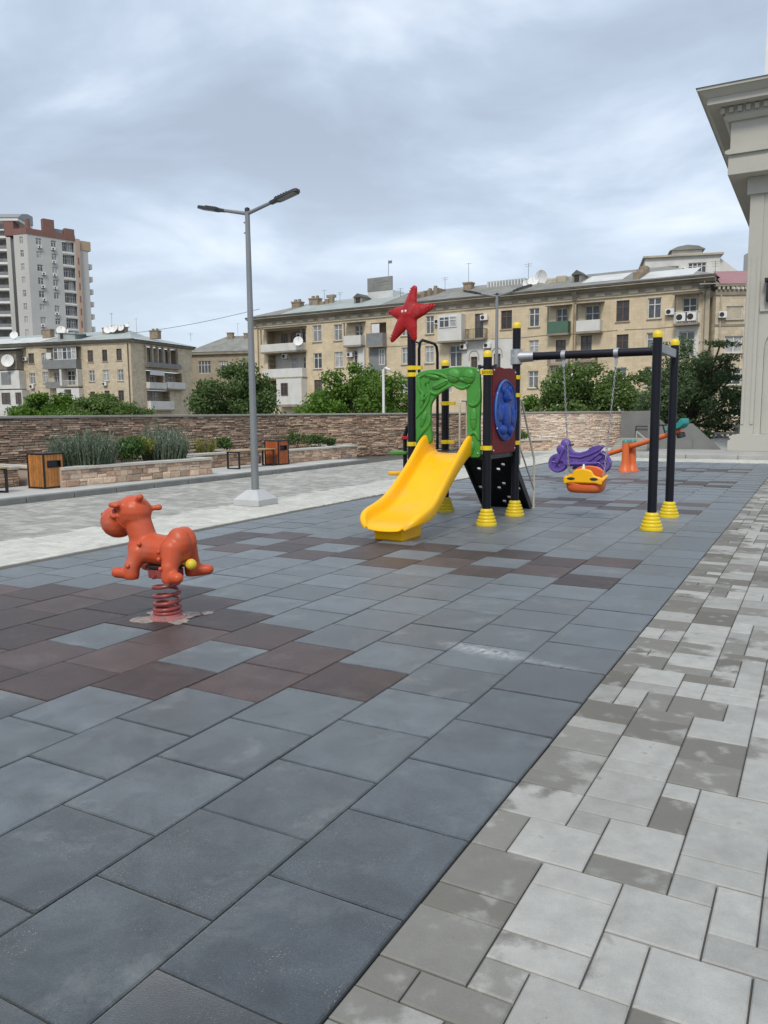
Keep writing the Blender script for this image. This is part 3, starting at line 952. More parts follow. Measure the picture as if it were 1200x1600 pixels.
# ================================================================== PLANTS
def blades(n, rx, ry, h, seed, spread=0.5, w=0.012, seg=3, leafy=True):
    """upright stems carrying needle tufts"""
    r = np.random.default_rng(seed)
    V = []; F = []; k = 0
    for i in range(n):
        a = r.uniform(0, 2*np.pi); q = np.sqrt(r.uniform(0, 1))
        bx, by = rx*q*np.cos(a), ry*q*np.sin(a)
        hh = h*r.uniform(0.55, 1.05)*(1 - 0.28*q*q)
        lean = np.array([bx/max(rx, .01), by/max(ry, .01)])*spread*hh*r.uniform(0.3, 1.0) + r.normal(0, 0.05, 2)*hh
        yaw = r.uniform(0, np.pi); dx, dy = np.cos(yaw)*w, np.sin(yaw)*w
        pts = []
        for s in range(seg+1):
            t = s/seg
            pts.append((bx*0.75 + lean[0]*t**1.5, by*0.75 + lean[1]*t**1.5, hh*t))
        if leafy:
            # short needles all along the stem
            for s in range(9):
                t = 0.12 + 0.88*(s + r.uniform(0, 1))/9
                c = np.array([bx*0.75 + lean[0]*t**1.5, by*0.75 + lean[1]*t**1.5, hh*t])
                an = r.uniform(0, 2*np.pi); l = 0.055*r.uniform(0.7, 1.4)
                d = np.array([np.cos(an)*0.75, np.sin(an)*0.75, 0.75])*l
                s2 = np.array([-np.sin(an), np.cos(an), 0])*0.006*1.5
                V += [c - s2, c + s2, c + d + s2*0.5, c + d - s2*0.5]; F.append((k, k+1, k+2, k+3)); k += 4
        for s in range(seg):
            p, q2 = pts[s], pts[s+1]; f0 = 1 - s/seg*0.6; f1 = 1 - (s+1)/seg*0.85
            V += [(p[0]-dx*f0, p[1]-dy*f0, p[2]), (p[0]+dx*f0, p[1]+dy*f0, p[2]), (q2[0]+dx*f1, q2[1]+dy*f1, q2[2]), (q2[0]-dx*f1, q2[1]-dy*f1, q2[2])]
            F.append((k, k+1, k+2, k+3)); k += 4
    return V, F

def leaves_cloud(lobes, n, size, seed, shell=0.55, aspect=0.6, zsq=1.0):
    """n leaf quads through the given ellipsoid lobes (cx,cy,cz,rx,ry,rz)"""
    r = np.random.default_rng(seed)
    L = np.array(lobes, dtype=float)
    vol = (L[:,3]*L[:,4]*L[:,5])**(2/3); pr = vol/vol.sum()
    idx = r.choice(len(L), n, p=pr)
    d = r.normal(size=(n, 3)); d /= np.linalg.norm(d, axis=1)[:, None]
    rad = (shell + (1-shell)*r.uniform(0, 1, n)**0.7)
    ragged = 1 + 0.16*r.normal(size=n)
    C = L[idx, :3] + d*L[idx, 3:6]*(rad*ragged)[:, None]
    nn = d + 0.9*r.normal(size=(n, 3)); nn /= np.linalg.norm(nn, axis=1)[:, None]
    t = np.cross(nn, r.normal(size=(n, 3))); t /= np.linalg.norm(t, axis=1)[:, None]
    b = np.cross(nn, t)
    s = size*r.uniform(0.6, 1.35, n)[:, None]
    V = np.empty((n, 4, 3))
    V[:, 0] = C - t*s; V[:, 1] = C + b*s*aspect; V[:, 2] = C + t*s; V[:, 3] = C - b*s*aspect
    F = np.arange(n*4).reshape(n, 4)
    return V.reshape(-1, 3), F

def plant(kind, a, b, z, label, seed, h, rx, ry=None, mat='rosemary', n=200, group='plants in the planters'):
    ry = ry or rx
    p = ab(a, b, z) if not isinstance(a, tuple) else (a[0], a[1], z)
    t = thing('planter_shrub', label, 'shrub', p, rng.uniform(0, 6), group)
    if kind == 'spiky':
        V, F = blades(n, rx, ry, h, seed)
        o = link('foliage', arr_mesh('foliage', V, F, [M[mat]]), t)
    else:
        r = random.Random(seed); lob = []
        for i in range(7):
            lob.append((r.uniform(-.6, .6)*rx, r.uniform(-.6, .6)*ry, h*r.uniform(.45, .72), rx*r.uniform(.4, .6), ry*r.uniform(.4, .6), h*r.uniform(.25, .38)))
        V, F = leaves_cloud(lob, n*5, 0.032, seed, 0.35, 0.55)
        link('foliage', arr_mesh('foliage', V, F, [M[mat]]), t)
    s = MB()
    for i in range(4):
        an = i*1.7; s.tube([(0.02*i, 0.01, -0.05), (rx*.3*math.cos(an), ry*.3*math.sin(an), h*.55)], [0.012, 0.005], 5)
    s.build('stem', M['bark'], t)
    return t
zs = 0.395
plant('spiky', -13.9, 9.0, zs, 'grey green rosemary bush cut by the left edge behind the bench', 1, 0.78, 0.62, n=360)
plant('spiky', -12.35, 11.35, zs, 'largest grey green rosemary bush right beside the near slatted bin', 2, 0.86, 0.80, 0.75, n=620)
plant('leafy', -12.25, 12.3, zs, 'dark green rounded shrub between the two rosemary masses', 4, 0.66, 0.46, mat='shrub', n=420)
plant('leafy', -12.15, 12.85, zs, 'yellow green leafy shrub beside the dark green one', 5, 0.66, 0.30, mat='yellowgreen', n=150)
plant('spiky', -12.2, 13.45, zs, 'broad rosemary bush at the right end of the long planter', 6, 0.78, 0.62, n=480)
plant('spiky', -12.95, 14.2, zs, 'tall loose rosemary behind the right end of the long planter', 7, 0.95, 0.5, n=300)
plant('leafy', -13.5, 15.3, zs, 'small dark round shrub left of the far bench', 8, 0.52, 0.30, mat='shrub', n=150)
plant('spiky', -13.5, 16.35, zs, 'thin yellowish grass clump behind the far bench', 9, 0.55, 0.30, mat='yellowgreen', n=70)
plant('leafy', -13.5, 17.3, zs, 'small dark shrub behind the lamp post between bench and far bin', 10, 0.5, 0.34, mat='shrub', n=150)
for i, (a, b, h, rr, lab) in enumerate([(-12.75, 18.75, 0.42, 0.24, 'small dark shrub just right of the far bin'), (-12.8, 19.6, 0.58, 0.38, 'largest dark shrub in the planter right of the far bin'), (-12.7, 20.6, 0.5, 0.34, 'dark shrub second from the right end of the far planter'), (-12.75, 21.3, 0.36, 0.22, 'lowest dark shrub at the right end of the far planter')]):
    plant('leafy', a, b, zs, lab, 20+i, h, rr, mat='shrub', n=150)
plant('leafy', (5.35, 30.95), 0, 0.36, 'light green shrub in the small planter behind the play panel', 30, 0.42, 0.55, 0.3, mat='leaf_m', n=200)

# ================================================================== STREET FURNITURE
def litter_bin(p, label, mat):
    t = thing('litter_bin', label, 'litter bin', (p[0], p[1], 0.105), ROT, 'slatted wooden litter bins')
    w, h = 0.225, 0.66
    f = MB()
    for sx in (-1, 1):
        for sy in (-1, 1):
            f.bc(sx*w, sy*w, h/2, 0.03, 0.03, h)
    for sx in (-1, 1):
        f.bc(sx*w, 0, 0.02, 0.028, 2*w, 0.03); f.bc(0, sx*w, 0.02, 2*w, 0.028, 0.03)
    f.build('frame', M['black'], t, bevel=0.003)
    MB().box(-w-.02, w+.02, -w-.02, w+.02, h, h+0.022).build('top_plate', M['black'], t, bevel=0.006)
    MB().box(-w+.03, w-.03, -w+.03, w-.03, 0.03, h-.005).build('liner', M['black'], t)
    n = 6; sw = (2*w-0.034)/n
    for side in range(4):
        Mr = Matrix.Rotation(side*math.pi/2, 4, 'Z')
        for i in range(n):
            x = -w+0.017+sw*(i+.5)
            open_side = side == 1           # the side facing the walkway
            spans = [(0.035, h-0.01)]
            if open_side and 1 <= i <= 4:
                spans = [(0.035, 0.40), (0.535, h-0.01)]
            for z0, z1 in spans:
                o = link('slat', MB().bc(x, -w+0.002, (z0+z1)/2, sw-0.006, 0.016, z1-z0, Mr).mesh('slat', M[mat]), t)
                b = o.modifiers.new('bevel', 'BEVEL'); b.width = 0.003; b.segments = 1
    Mr = Matrix.Rotation(math.pi/2, 4, 'Z')
    rim = MB()
    for (x0, x1, z0, z1) in ((-.155, .155, .40, .415), (-.155, .155, .52, .535), (-.155, -.14, .415, .52), (.14, .155, .415, .52)):
        rim.box(x0, x1, -w-.016, -w+.012, z0, z1, Mr)
    rim.build('opening_rim', M['black'], t)
    MB().tube([(0.1, -0.1, h+.02), (0.1, -0.1, h+.05), (0.16, -0.1, h+.05), (0.16, -0.1, h+.02)], 0.006, 6).build('lid_handle', M['black'], t)
litter_bin(W2(-12.13, 10.24), 'honey coloured slatted wooden litter bin beside the large rosemary planter, near the left edge', 'wood')
litter_bin(W2(-12.13, 17.68), 'reddish slatted wooden litter bin farther back, just right of the lamp post', 'woodred')

def bench(a, b, L, label):
    p = ab(a, b, 0.105)
    t = thing('bench', label, 'bench', p, math.pi/2 + ROT, 'black framed benches')
    for xx in (0.05, L-0.05):
        f = MB()
        f.box(xx-.025, xx+.025, -.20, .20, 0.0, 0.03).box(xx-.025, xx+.025, -.20, -.17, 0.03, .41).box(xx-.025, xx+.025, .17, .20, 0.03, .41).box(xx-.025, xx+.025, -.20, .20, .41, .44)
        f.build('leg_frame', M['black'], t, bevel=0.003)
    MB().box(.08, L-.08, -.02, .02, .41, .438).build('rail', M['black'], t)
    for k in range(4):
        y = -.165 + .11*k
        o = MB().box(0, L, y-.05, y+.05, .441, .471).build('plank', M['plank'], t, bevel=0.005)
bench(-12.1, 15.75, 1.55, 'black framed wooden bench between the planters, left of the far reddish bin')
bench(-12.15, 7.75, 1.55, 'black framed bench cut by the left edge of the picture')

def lamp_post(p, label, H=4.68):
    t = thing('street_lamp', label, 'street lamp', (p[0], p[1], 0), ROT, 'double headed lamp posts')
    f = MB()
    w, w2 = 0.262, 0.10
    f.box(-w, w, -w, w, 0, 0.095)
    f.add([(-w,-w,.095),(w,-w,.095),(w,w,.095),(-w,w,.095),(-w2,-w2,.25),(w2,-w2,.25),(w2,w2,.25),(-w2,w2,.25)], [(0,1,5,4),(1,2,6,5),(2,3,7,6),(3,0,4,7),(4,5,6,7)])
    f.build('foundation_cap', M['lampbase'], t, bevel=0.008)
    MB().lathe([(0.064, 0.23), (0.062, 0.5), (0.038, H)], 20).build('pole', M['lampgrey'], t, smooth=40)
    MB().lathe([(0.041, 0), (0.041, 0.05), (0.02, 0.065)], 16, (0,0,H)).build('pole_cap', M['lampdark'], t, smooth=40)
    for z in (H-0.16, H-0.32):
        MB().bc(-0.055, 0, z, 0.04, 0.02, 0.02).build('bracket', M['lampgrey'], t)
    for s in (-1, 1):
        arm = MB().tube([(0, 0, H-.03), (s*0.50, 0, H+.085)], [0.03, 0.026], 10).build('arm', M['lampgrey'], t, smooth=40)
        Ma = Matrix.Translation((s*0.46, 0, H+.076)) @ Matrix.Rotation(-s*0.225, 4, 'Y')
        hd = MB()
        q = s
        hd.prism([(0, -.035), (q*.10, -.04), (q*.13, -.08), (q*.50, -.072), (q*.54, -.05), (q*.54, .05), (q*.50, .072), (q*.13, .08), (q*.10, .04), (0, .035)][::s], -.028, .022, 'z', Ma)
        for k in range(5):
            hd.box(min(q*(.15+.05*k), q*(.162+.05*k)), max(q*(.15+.05*k), q*(.162+.05*k)), -.075, .075, .022, .036, Ma)
        h = hd.build('lamp_head', M['lampdark'], t, bevel=0.006)
        MB().box(min(q*.17, q*.50), max(q*.17, q*.50), -.07, .07, -.034, -.029, Ma).build('led_panel', M['lens'], h)
M['lampbase'] = simple('light concrete base', (0.47, 0.475, 0.48), 0.75, var=0.08, nscale=3, bump=0.1)
M['lens'] = simple('led lens', (0.14, 0.15, 0.15), 0.25)
lamp_post((-2.13, 13.05), 'tall grey double headed lamp post on a pale concrete base, nearest of the two')
lamp_post((3.16, 22.3), 'farther grey double headed lamp post standing behind the play tower')

# camera pole behind the wall
t = thing('camera_pole', 'slim pale pole with a small camera behind the stone wall', 'pole', (0.02, 30.6, -0.9))
MB().lathe([(0.055, 0), (0.05, 4.05)], 12).build('pole', M['white'], t, smooth=40)
MB().tube([(0, 0, 4.0), (.05, -.02, 4.12), (.16, -.06, 4.13)], 0.02, 8).build('arm', M['white'], t)
MB().capsule((.12, -.05, 4.08), .05, (.24, -.11, 4.03), .045).build('camera', M['white'], t, smooth=50)

# ================================================================== PLAY TOWER WITH SLIDE AND SWING BEAM
PT = thing('play_structure', 'play tower with yellow slide, green arch, red starfish post and swing beam', 'play structure', (1.14, 11.115, 0), ROT)
def post(x, y, h, cap=True, name='post'):
    o = MB().lathe([(0.0565, 0.0), (0.0565, h)], 24).build(name, M['navy'], PT, smooth=40, loc=(x, y, 0))
    prof = [(0.138, 0.0), (0.140, 0.025), (0.136, 0.038)]
    for k in range(4):
        r = 0.129 - 0.0145*k; z = 0.042 + 0.043*k
        prof += [(r-0.006, z), (r, z+0.012), (r-0.002, z+0.030), (r-0.008, z+0.040)]
    prof += [(0.072, 0.220), (0.060, 0.223)]
    MB().lathe(prof, 28).build('post_base', M['yellow_b'], o, smooth=35)
    if cap:
        MB().lathe([(0.060, -0.03), (0.062, 0.005), (0.056, 0.03), (0.038, 0.05), (0.015, 0.058)], 20).build('post_cap', M['yellow_b'], o, smooth=50, loc=(0, 0, h))
    return o
def clamp(po, z, ang=0.0, ext=0.085):
    Mr = Matrix.Rotation(ang, 4, 'Z')
    c = MB().lathe([(0.058, z-.03), (0.070, z-.026), (0.070, z+.026), (0.058, z+.03)], 20)
    c.box(0.04, 0.07+ext, -.028, .028, z-.024, z+.024, Mr)
    c.build('clamp', M['yellow_b'], po, smooth=35)
pA = post(-.55, -.55, 2.62, cap=False); pB = post(.55, -.55, 2.22); pC = post(.55, .55, 2.68); pD = post(-.55, .55, 2.20)
clamp(pA, 2.00); clamp(pA, 2.09); clamp(pA, 1.06)
clamp(pB, 2.00, math.pi); clamp(pB, 1.99, math.pi/2, 0.02); clamp(pB, 1.02, math.pi)
clamp(pC, 1.97, -math.pi/2, .03); clamp(pC, 1.72, -math.pi/2, .03); clamp(pC, 1.05, -math.pi/2, .03)
clamp(pD, 1.62); clamp(pD, 1.05)
for po in (pB,):
    MB().tube([(-.11, 0, 2.05+.02), (.11, 0, 2.05+.02)], .018, 8).bc(-.11, 0, 2.07, .03, .05, .05).bc(.11, 0, 2.07, .03, .05, .05).build('connector', M['black'], po)
# deck
dk = MB(); dk.box(-.50, .50, -.50, .50, .90, .93)
dk.box(-.56, .56, -.54, -.50, .86, .94).box(-.56, .56, .50, .54, .86, .94).box(-.54, -.50, -.50, .50, .86, .94).box(.50, .54, -.50, .50, .86, .94)
dk.build('deck', M['black'], PT, bevel=0.006)
# starfish on the tall post
tips = [(.10, .35, .048), (.44, .085, .026), (.10, -.345, .042), (-.295, -.345, .038), (-.33, .06, .034)]
pr = [('e', (0, 0, 0), (.135, .135, .085))]
for tx, tz, r1 in tips:
    pr.append(('c', (0, 0, 0), .125, (tx*.5, -.008, tz*.5), .086)); pr.append(('c', (tx*.5, -.008, tz*.5), .086, (tx*.93, 0, tz*.93), r1))
star = blob('starfish', pr, M['red'], PT, 0.011, 5, Matrix.Diagonal((1, .62, 1, 1)))
SB = (-.565, -.60, 2.80); star.location = SB; star.rotation_euler = (0, 0, R(-8))
bm_ = MB()
for tx, tz, r1 in tips:
    l = math.hypot(tx, tz); px, pz = -tz/l, tx/l
    for k in range(8):
        t = .22 + .70*k/7
        for sgn in (-1, 1):
            w = (.105*(1-t) + r1*t)*.80*sgn
            bm_.ell((tx*t + px*w, -.033+.01*t, tz*t + pz*w), .0095, 8)
    for k in range(6):
        t = .3 + .6*k/5
        bm_.ell((tx*t, -.060 + .028*t, tz*t), .009, 8)
o = bm_.build('ridge_bumps', M['red'], star, smooth=True)
for ex in (-.055, .0):
    MB().ell((ex, -.072, .035), (.017, .012, .02), 10).build('eye', M['white'], star, smooth=True)

# green jungle arch
def rounded(poly, r=0.04, n=4):
    out_ = []
    m = len(poly)
    for i in range(m):
        p = Vector(poly[i]); a = Vector(poly[i-1]); b = Vector(poly[(i+1) % m])
        da = (a-p); db = (b-p)
        rr = min(r, da.length*.45, db.length*.45)
        p0 = p + da.normalized()*rr; p1 = p + db.normalized()*rr
        for k in range(n+1):
            t = k/n
            q = p0*(1-t)**2 + p*2*t*(1-t) + p1*t*t
            out_.append((q.x, q.y))
    return out_
arch_poly = [(-.465, .97), (-.475, 1.5), (-.46, 2.02), (-.30, 2.055), (-.08, 2.06), (.12, 2.085), (.30, 2.08), (.455, 2.05), (.475, 1.7), (.46, 1.3), (.475, .89), (.30, .89), (.285, 1.2), (.275, 1.80), (.03, 1.835), (-.12, 1.76), (-.245, 1.60), (-.25, 1.35), (-.225, 1.10), (-.30, 1.05)]
arch = MB().prism(rounded(arch_poly, .05), -.60, -.535, 'y').build('arch_panel', M['green'], PT, bevel=0.016, seg=3)
def relief(name, pts, r, y=-.602):
    n = len(pts); P = []
    for i in range((n-1)*6+1):
        t = i/6; k = min(int(t), n-2); f = t-k
        p0 = pts[max(k-1, 0)]; p1 = pts[k]; p2 = pts[k+1]; p3 = pts[min(k+2, n-1)]
        cm = lambda a, b, c, d: .5*((2*b) + (-a+c)*f + (2*a-5*b+4*c-d)*f*f + (-a+3*b-3*c+d)*f**3)
        P.append((cm(p0[0], p1[0], p2[0], p3[0]), y, cm(p0[1], p1[1], p2[1], p3[1])))
    m = len(P)
    MB().tube(P, [r*(.45+.55*math.sin(math.pi*min(max((i+1)/(m+1), .02), .98))) for i in range(m)], 8).build(name, M['green'], arch, smooth=True)
relief('vine', [(-.45, 1.10), (-.37, 1.22), (-.27, 1.33), (-.25, 1.45)], .026)
relief('vine', [(-.46, 1.42), (-.36, 1.53), (-.28, 1.66), (-.27, 1.80), (-.31, 1.92)], .026)
relief('vine', [(-.42, 1.98), (-.40, 1.80), (-.33, 1.72)], .024)
relief('vine', [(-.26, 1.78), (-.16, 1.735), (-.04, 1.80), (.06, 1.84)], .028)
relief('vine', [(-.43, 1.95), (-.28, 2.01), (-.10, 1.99), (.02, 1.93)], .024)
relief('vine', [(.46, 1.78), (.45, 1.63), (.38, 1.575), (.31, 1.60)], .026)
relief('vine', [(.30, 1.18), (.40, 1.22), (.46, 1.12)], .024)
relief('vine', [(.10, 1.84), (.22, 1.80), (.33, 1.845)], .026)
def leafrel(x, z, rx, rz, ang, ry=.03):
    Mr = Matrix.Translation((x, -.598, z)) @ Matrix.Rotation(ang, 4, 'Y')
    l = MB().ell((0, 0, 0), (rx, ry, rz), 14, Mr)
    o = l.build('leaf', M['green'], arch, smooth=True)
    MB().tube([Mr @ Vector((-rx*.8, -ry*.75, 0)), Mr @ Vector((0, -ry*1.05, 0)), Mr @ Vector((rx*.8, -ry*.75, 0))], .006, 6).build('leaf_rib', M['green'], o, smooth=True)
leafrel(-.10, 1.86, .14, .055, R(-24)); leafrel(.10, 1.965, .105, .095, R(20), .045); leafrel(.31, 1.95, .095, .105, R(10), .045)
leafrel(-.29, 1.90, .06, .035, R(-60)); leafrel(-.22, 1.965, .13, .04, R(12)); leafrel(-.37, 1.66, .035, .12, R(5)); leafrel(-.29, 1.70, .10, .035, R(-50))
leafrel(.38, 1.40, .05, .15, 0); leafrel(.35, 1.02, .045, .10, R(8)); leafrel(-.35, 1.40, .04, .12, R(20)); leafrel(.22, 1.91, .07, .03, R(20))
for (x, z) in ((-.44, 1.03), (.44, .95), (-.44, 2.0), (.44, 2.02)):
    MB().ell((x, -.603, z), (.014, .01, .014), 8).build('bolt', M['galv'], arch)

# slide
def slide():
    path = [(-.40, .945, .30, .25), (-.52, .945, .30, .255), (-.64, .935, .305, .25), (-.76, .885, .305, .235), (-.90, .80, .30, .21), (-1.10, .672, .295, .195), (-1.35, .505, .30, .19), (-1.58, .36, .31, .185), (-1.74, .285, .325, .17), (-1.90, .240, .345, .16), (-2.06, .220, .352, .145), (-2.18, .210, .345, .125), (-2.27, .195, .320, .095), (-2.335, .172, .275, .055), (-2.365, .135, .215, .022)]
    sec = [(-1.17, -.10), (-1.20, .45), (-1.19, .88), (-1.10, 1.02), (-.98, .98), (-.92, .72), (-.86, .24), (-.76, .02), (-.4, 0), (0, -.01), (.4, 0), (.76, .02), (.86, .24), (.92, .72), (.98, .98), (1.10, 1.02), (1.19, .88), (1.20, .45), (1.17, -.10)]
    V = []; F = []; n = len(sec)
    for i, (y, z, w, h) in enumerate(path):
        bulge = max(0, (i-10)/4)*.05
        for (sx, sz) in sec:
            yy = y - bulge*(1 - min(abs(sx), 1)**2)
            V.append((sx*w, yy, z + sz*h))
    for i in range(len(path)-1):
        for j in range(n-1):
            F.append((i*n+j, i*n+j+1, (i+1)*n+j+1, (i+1)*n+j))
    mb = MB().add(V, F)
    o = mb.build('slide', M['yellow'], PT, smooth=True)
    m = o.modifiers.new('t', 'SOLIDIFY'); m.thickness = 0.022; m.offset = -1
    m = o.modifiers.new('s', 'SUBSURF'); m.levels = 2; m.render_levels = 2
    # underside rib and foot
    rb = MB()
    pts = [(p[0], p[1]) for p in path[2:12]]
    rb.prism([(y, z-.012) for y, z in pts] + [(y+.02, z-.085) for y, z in reversed(pts)], -.20, .20, 'x')
    rb.build('underside_rib', M['yellow'], o, bevel=0.012)
    ft = MB().prism([(-2.25, .0), (-2.28, .15), (-1.72, .22), (-1.78, .0)], -.19, .19, 'x')
    ft.build('foot', M['yellow'], o, bevel=0.02, seg=3)
    MB().box(-.30, .30, -2.22, -1.86, .0, .006).build('anchor_plate', M['galv'], o)
slide()

# red panel with blue roundel (faces to the right)
pn = MB().prism(rounded([(-.455, .93), (-.455, 2.075), (-.20, 2.085), (.0, 2.07), (.22, 2.085), (.455, 2.07), (.455, .93)], .03), .53, .585, 'x').build('side_panel', M['redpanel'], PT, bevel=0.010)
Mx = Matrix.Translation((.585, 0, 1.51)) @ Matrix.Rotation(R(90), 4, 'Y')
ds = MB().lathe([(.405, -.01), (.415, .012), (.405, .03), (.385, .035), (.375, .022), (.30, .022), (.0005, .024)], 48, M=Mx).build('roundel', M['blue'], pn, smooth=35)
MB().lathe([(.392, .02), (.402, .034), (.412, .02)], 48, M=Mx).build('roundel_rim', M['blue_l'], pn, smooth=35)
rl = MB()
for (y, z, ry, rz, d) in ((0, 1.44, .17, .20, .05), (.0, 1.70, .12, .10, .055), (-.13, 1.79, .05, .06, .035), (.13, 1.79, .05, .06, .035), (-.22, 1.48, .06, .13, .04), (.24, 1.42, .06, .12, .04), (-.12, 1.25, .13, .07, .045), (.14, 1.24, .12, .07, .045), (.02, 1.66, .05, .035, .075)):
    rl.ell((.607, y, z), (d, ry, rz), 16)
rl.build('relief_figure', M['blue'], ds, smooth=True)
for (y, z) in ((-.33, 1.73), (.33, 1.73), (-.39, 1.50), (.39, 1.50), (-.33, 1.27), (.33, 1.27), (-.41, .98), (.41, .98), (-.41, 2.03), (.41, 2.03)):
    MB().ell((.606 if abs(z-1.5) < .4 else .588, y, z), (.012, .016, .016), 8).build('bolt', M['galv'], pn)

# climbing ramp at the back with side rails
def ramp():
    x0, x1 = -.26, .46
    L = math.hypot(.95, .92); an = math.atan2(-.92, .95)
    Mr = Matrix.Translation((0, .52, .92)) @ Matrix.Rotation(an, 4, 'X')
    nx, ny = 7, 12
    pl_ = MB()
    xs = [x0 + (x1-x0)*i/nx for i in range(nx+1)]; ys = [L*j/ny for j in range(ny+1)]
    e = .022
    for j in range(ny+1):
        yy = ys[j]; lo = yy - e if j else 0; hi = yy + e if j < ny else L
        pl_.box(x0, x1, max(lo, 0), min(hi, L), -.012, .012, Mr)
    for i in range(nx+1):
        xx = xs[i]
        for j in range(ny):
            pl_.box(xx - (e if i else 0), xx + (e if i < nx else 0), ys[j]+e, ys[j+1]-e, -.011, .011, Mr)
    r = random.Random(4)
    for j in range(ny):
        for i in range(nx):
            if (i + j) % 3 != 1 or r.random() < .72:
                pl_.box(xs[i]+e, xs[i+1]-e, ys[j]+e, ys[j+1]-e, -.009, .009, Mr)
    o = pl_.build('climbing_ramp', M['black_p'], PT)
    for xx in (x0-.02, x1+.02):
        MB().box(xx-.018, xx+.018, 0, L, -.05, .06, Mr).build('side_board', M['black_p'], o, bevel=0.004)
    for j in range(1, 9):
        for i in (1, 3, 5):
            if (i+j) % 2: continue
            c = Mr @ Vector((x0 + (x1-x0)*(i+.5)/nx, L*(j+.3)/9, .02))
            MB().ell(tuple(c), (.05, .03, .03), 10).build('grip', M['black_p'], o, smooth=True)
    for xx in (x0-.06, x1+.06):
        MB().tube([(xx, .56, .96), (xx, .56, 1.60), (xx, .60, 1.66), (xx, .84, 1.66), (xx, .90, 1.62), (xx, 1.48, .78), (xx, 1.50, .72), (xx, 1.50, .0)], .016, 10).build('handrail', M['cream'], PT, smooth=40)
        MB().tube([(xx, .82, 1.655), (xx, .82, .72)], .014, 10).build('rail_upright', M['cream'], PT, smooth=40)
        MB().tube([(xx, .60, .98), (xx, .82, .98), (xx, 1.50, .30)], .012, 8).build('mid_rail', M['cream'], PT, smooth=40)
ramp()
# petal climber and hand loop on the left side
MB().tube([(-.57, -.28, .95), (-.57, -.28, 2.36), (-.57, -.25, 2.45), (-.57, -.18, 2.49), (-.57, .22, 2.47), (-.57, .29, 2.43), (-.57, .32, 2.34), (-.57, .32, .95)], .021, 10).build('hand_loop', M['navy'], PT, smooth=40)
MB().tube([(-.55, -.5, 2.46), (-.57, -.28, 2.44)], .012, 8).build('loop_stay', M['navy'], PT)
stk = MB().tube([(-1.02, .15, 0), (-1.02, .15, 1.15), (-.98, .15, 1.28), (-.88, .15, 1.34), (-.60, .15, 1.34)], .03, 12).build('climber_stalk', M['navy'], PT, smooth=40)
for (z, an, mt) in ((.28, 20, 'orange2'), (.60, 200, 'yellow'), (.90, 170, 'green'), (1.12, 20, 'red')):
    Mr = Matrix.Translation((-1.02, .15, z)) @ Matrix.Rotation(R(an), 4, 'Z')
    MB().prism(rounded([(-.05, -.05), (.08, -.10), (.19, -.11), (.26, -.05), (.26, .05), (.19, .11), (.08, .10), (-.05, .05)], .05), -.025, .025, 'z', Mr).build('petal_step', M[mt], stk, bevel=0.012, seg=3)
MB().prism(rounded([(-.06, .78), (.06, .78), (.10, .95), (.05, 1.12), (-.05, 1.12), (-.10, .95)], .05), -.62, -.60, 'x').build('leaf_bracket', M['green'], PT, bevel=0.006)

# swing frame
BZ = 2.255
sA = post(2.565, -.06, 2.40); sB = post(2.555, 1.29, 2.40)
bmO = MB().tube([(.68, .56, BZ), (2.50, .60, BZ)], .055, 20).build('swing_beam', M['navy'], PT, smooth=40)
MB().tube([(.52, .555, BZ), (.60, .557, BZ), (.80, .565, BZ)], [.088, .080, .070], 18).build('beam_socket', M['galv'], PT, smooth=40)
MB().lathe([(.064, BZ-.11), (.082, BZ-.10), (.082, BZ+.10), (.064, BZ+.11)], 20, (.55, .55, 0)).build('beam_collar', M['galv'], PT, smooth=40)
cb = MB().box(2.535, 2.585, -.02, 1.25, BZ-.055, BZ+.06)
cb.build('cross_bracket', M['greyp'], PT, bevel=0.01)
MB().tube([(2.44, .60, BZ), (2.56, .603, BZ)], .067, 16).build('beam_end_clamp', M['galv'], PT, smooth=40)
for xx in (1.22, 1.93):
    c = MB().tube([(xx-.03, .58, BZ), (xx+.03, .58, BZ)], .066, 18)
    c.box(xx-.018, xx+.018, .575-.012, .575+.012, BZ-.16, BZ-.05)
    c.build('swing_hanger', M['galv'], PT, smooth=40)

# swing seat on chains (hangs from the beam)
sw_loc = Vector((1.14, 11.115, 0)) + Vector((A_[0], A_[1], 0))*1.565 + Vector((U[0], U[1], 0))*.58
SWS = thing('swing_seat', 'orange and yellow toddler swing seat hanging on chains from the beam', 'swing seat', (sw_loc.x, sw_loc.y, .42), ROT)
def link_chain(p0, p1):
    p0 = Vector(p0); p1 = Vector(p1); d = p1-p0; L = d.length; n = int(L/.038)
    q = d.to_track_quat('Z', 'Y').to_matrix().to_4x4()
    c = MB()
    for i in range(n):
        Mx = Matrix.Translation(p0 + d*((i+.5)/n)) @ q @ Matrix.Rotation((i % 2)*math.pi/2, 4, 'Z')
        ring = []
        for k in range(8):
            a = 2*math.pi*k/8
            ring.append((.011*math.cos(a), 0, .026*math.sin(a)))
        c.tube(ring, .0042, 5, closed=True, M=Mx)
    return c
for sx, xt in ((-1, -.345), (1, .365)):
    link_chain((sx*.245, 0, .26), (xt, 0, BZ-.16-.42)).build('chain', M['galv'], SWS)
    link_chain((sx*.245, -.10, .13), (sx*.245, 0, .27)).build('chain', M['galv'], SWS)
    link_chain((sx*.245, .12, .20), (sx*.245, 0, .27)).build('chain', M['galv'], SWS)
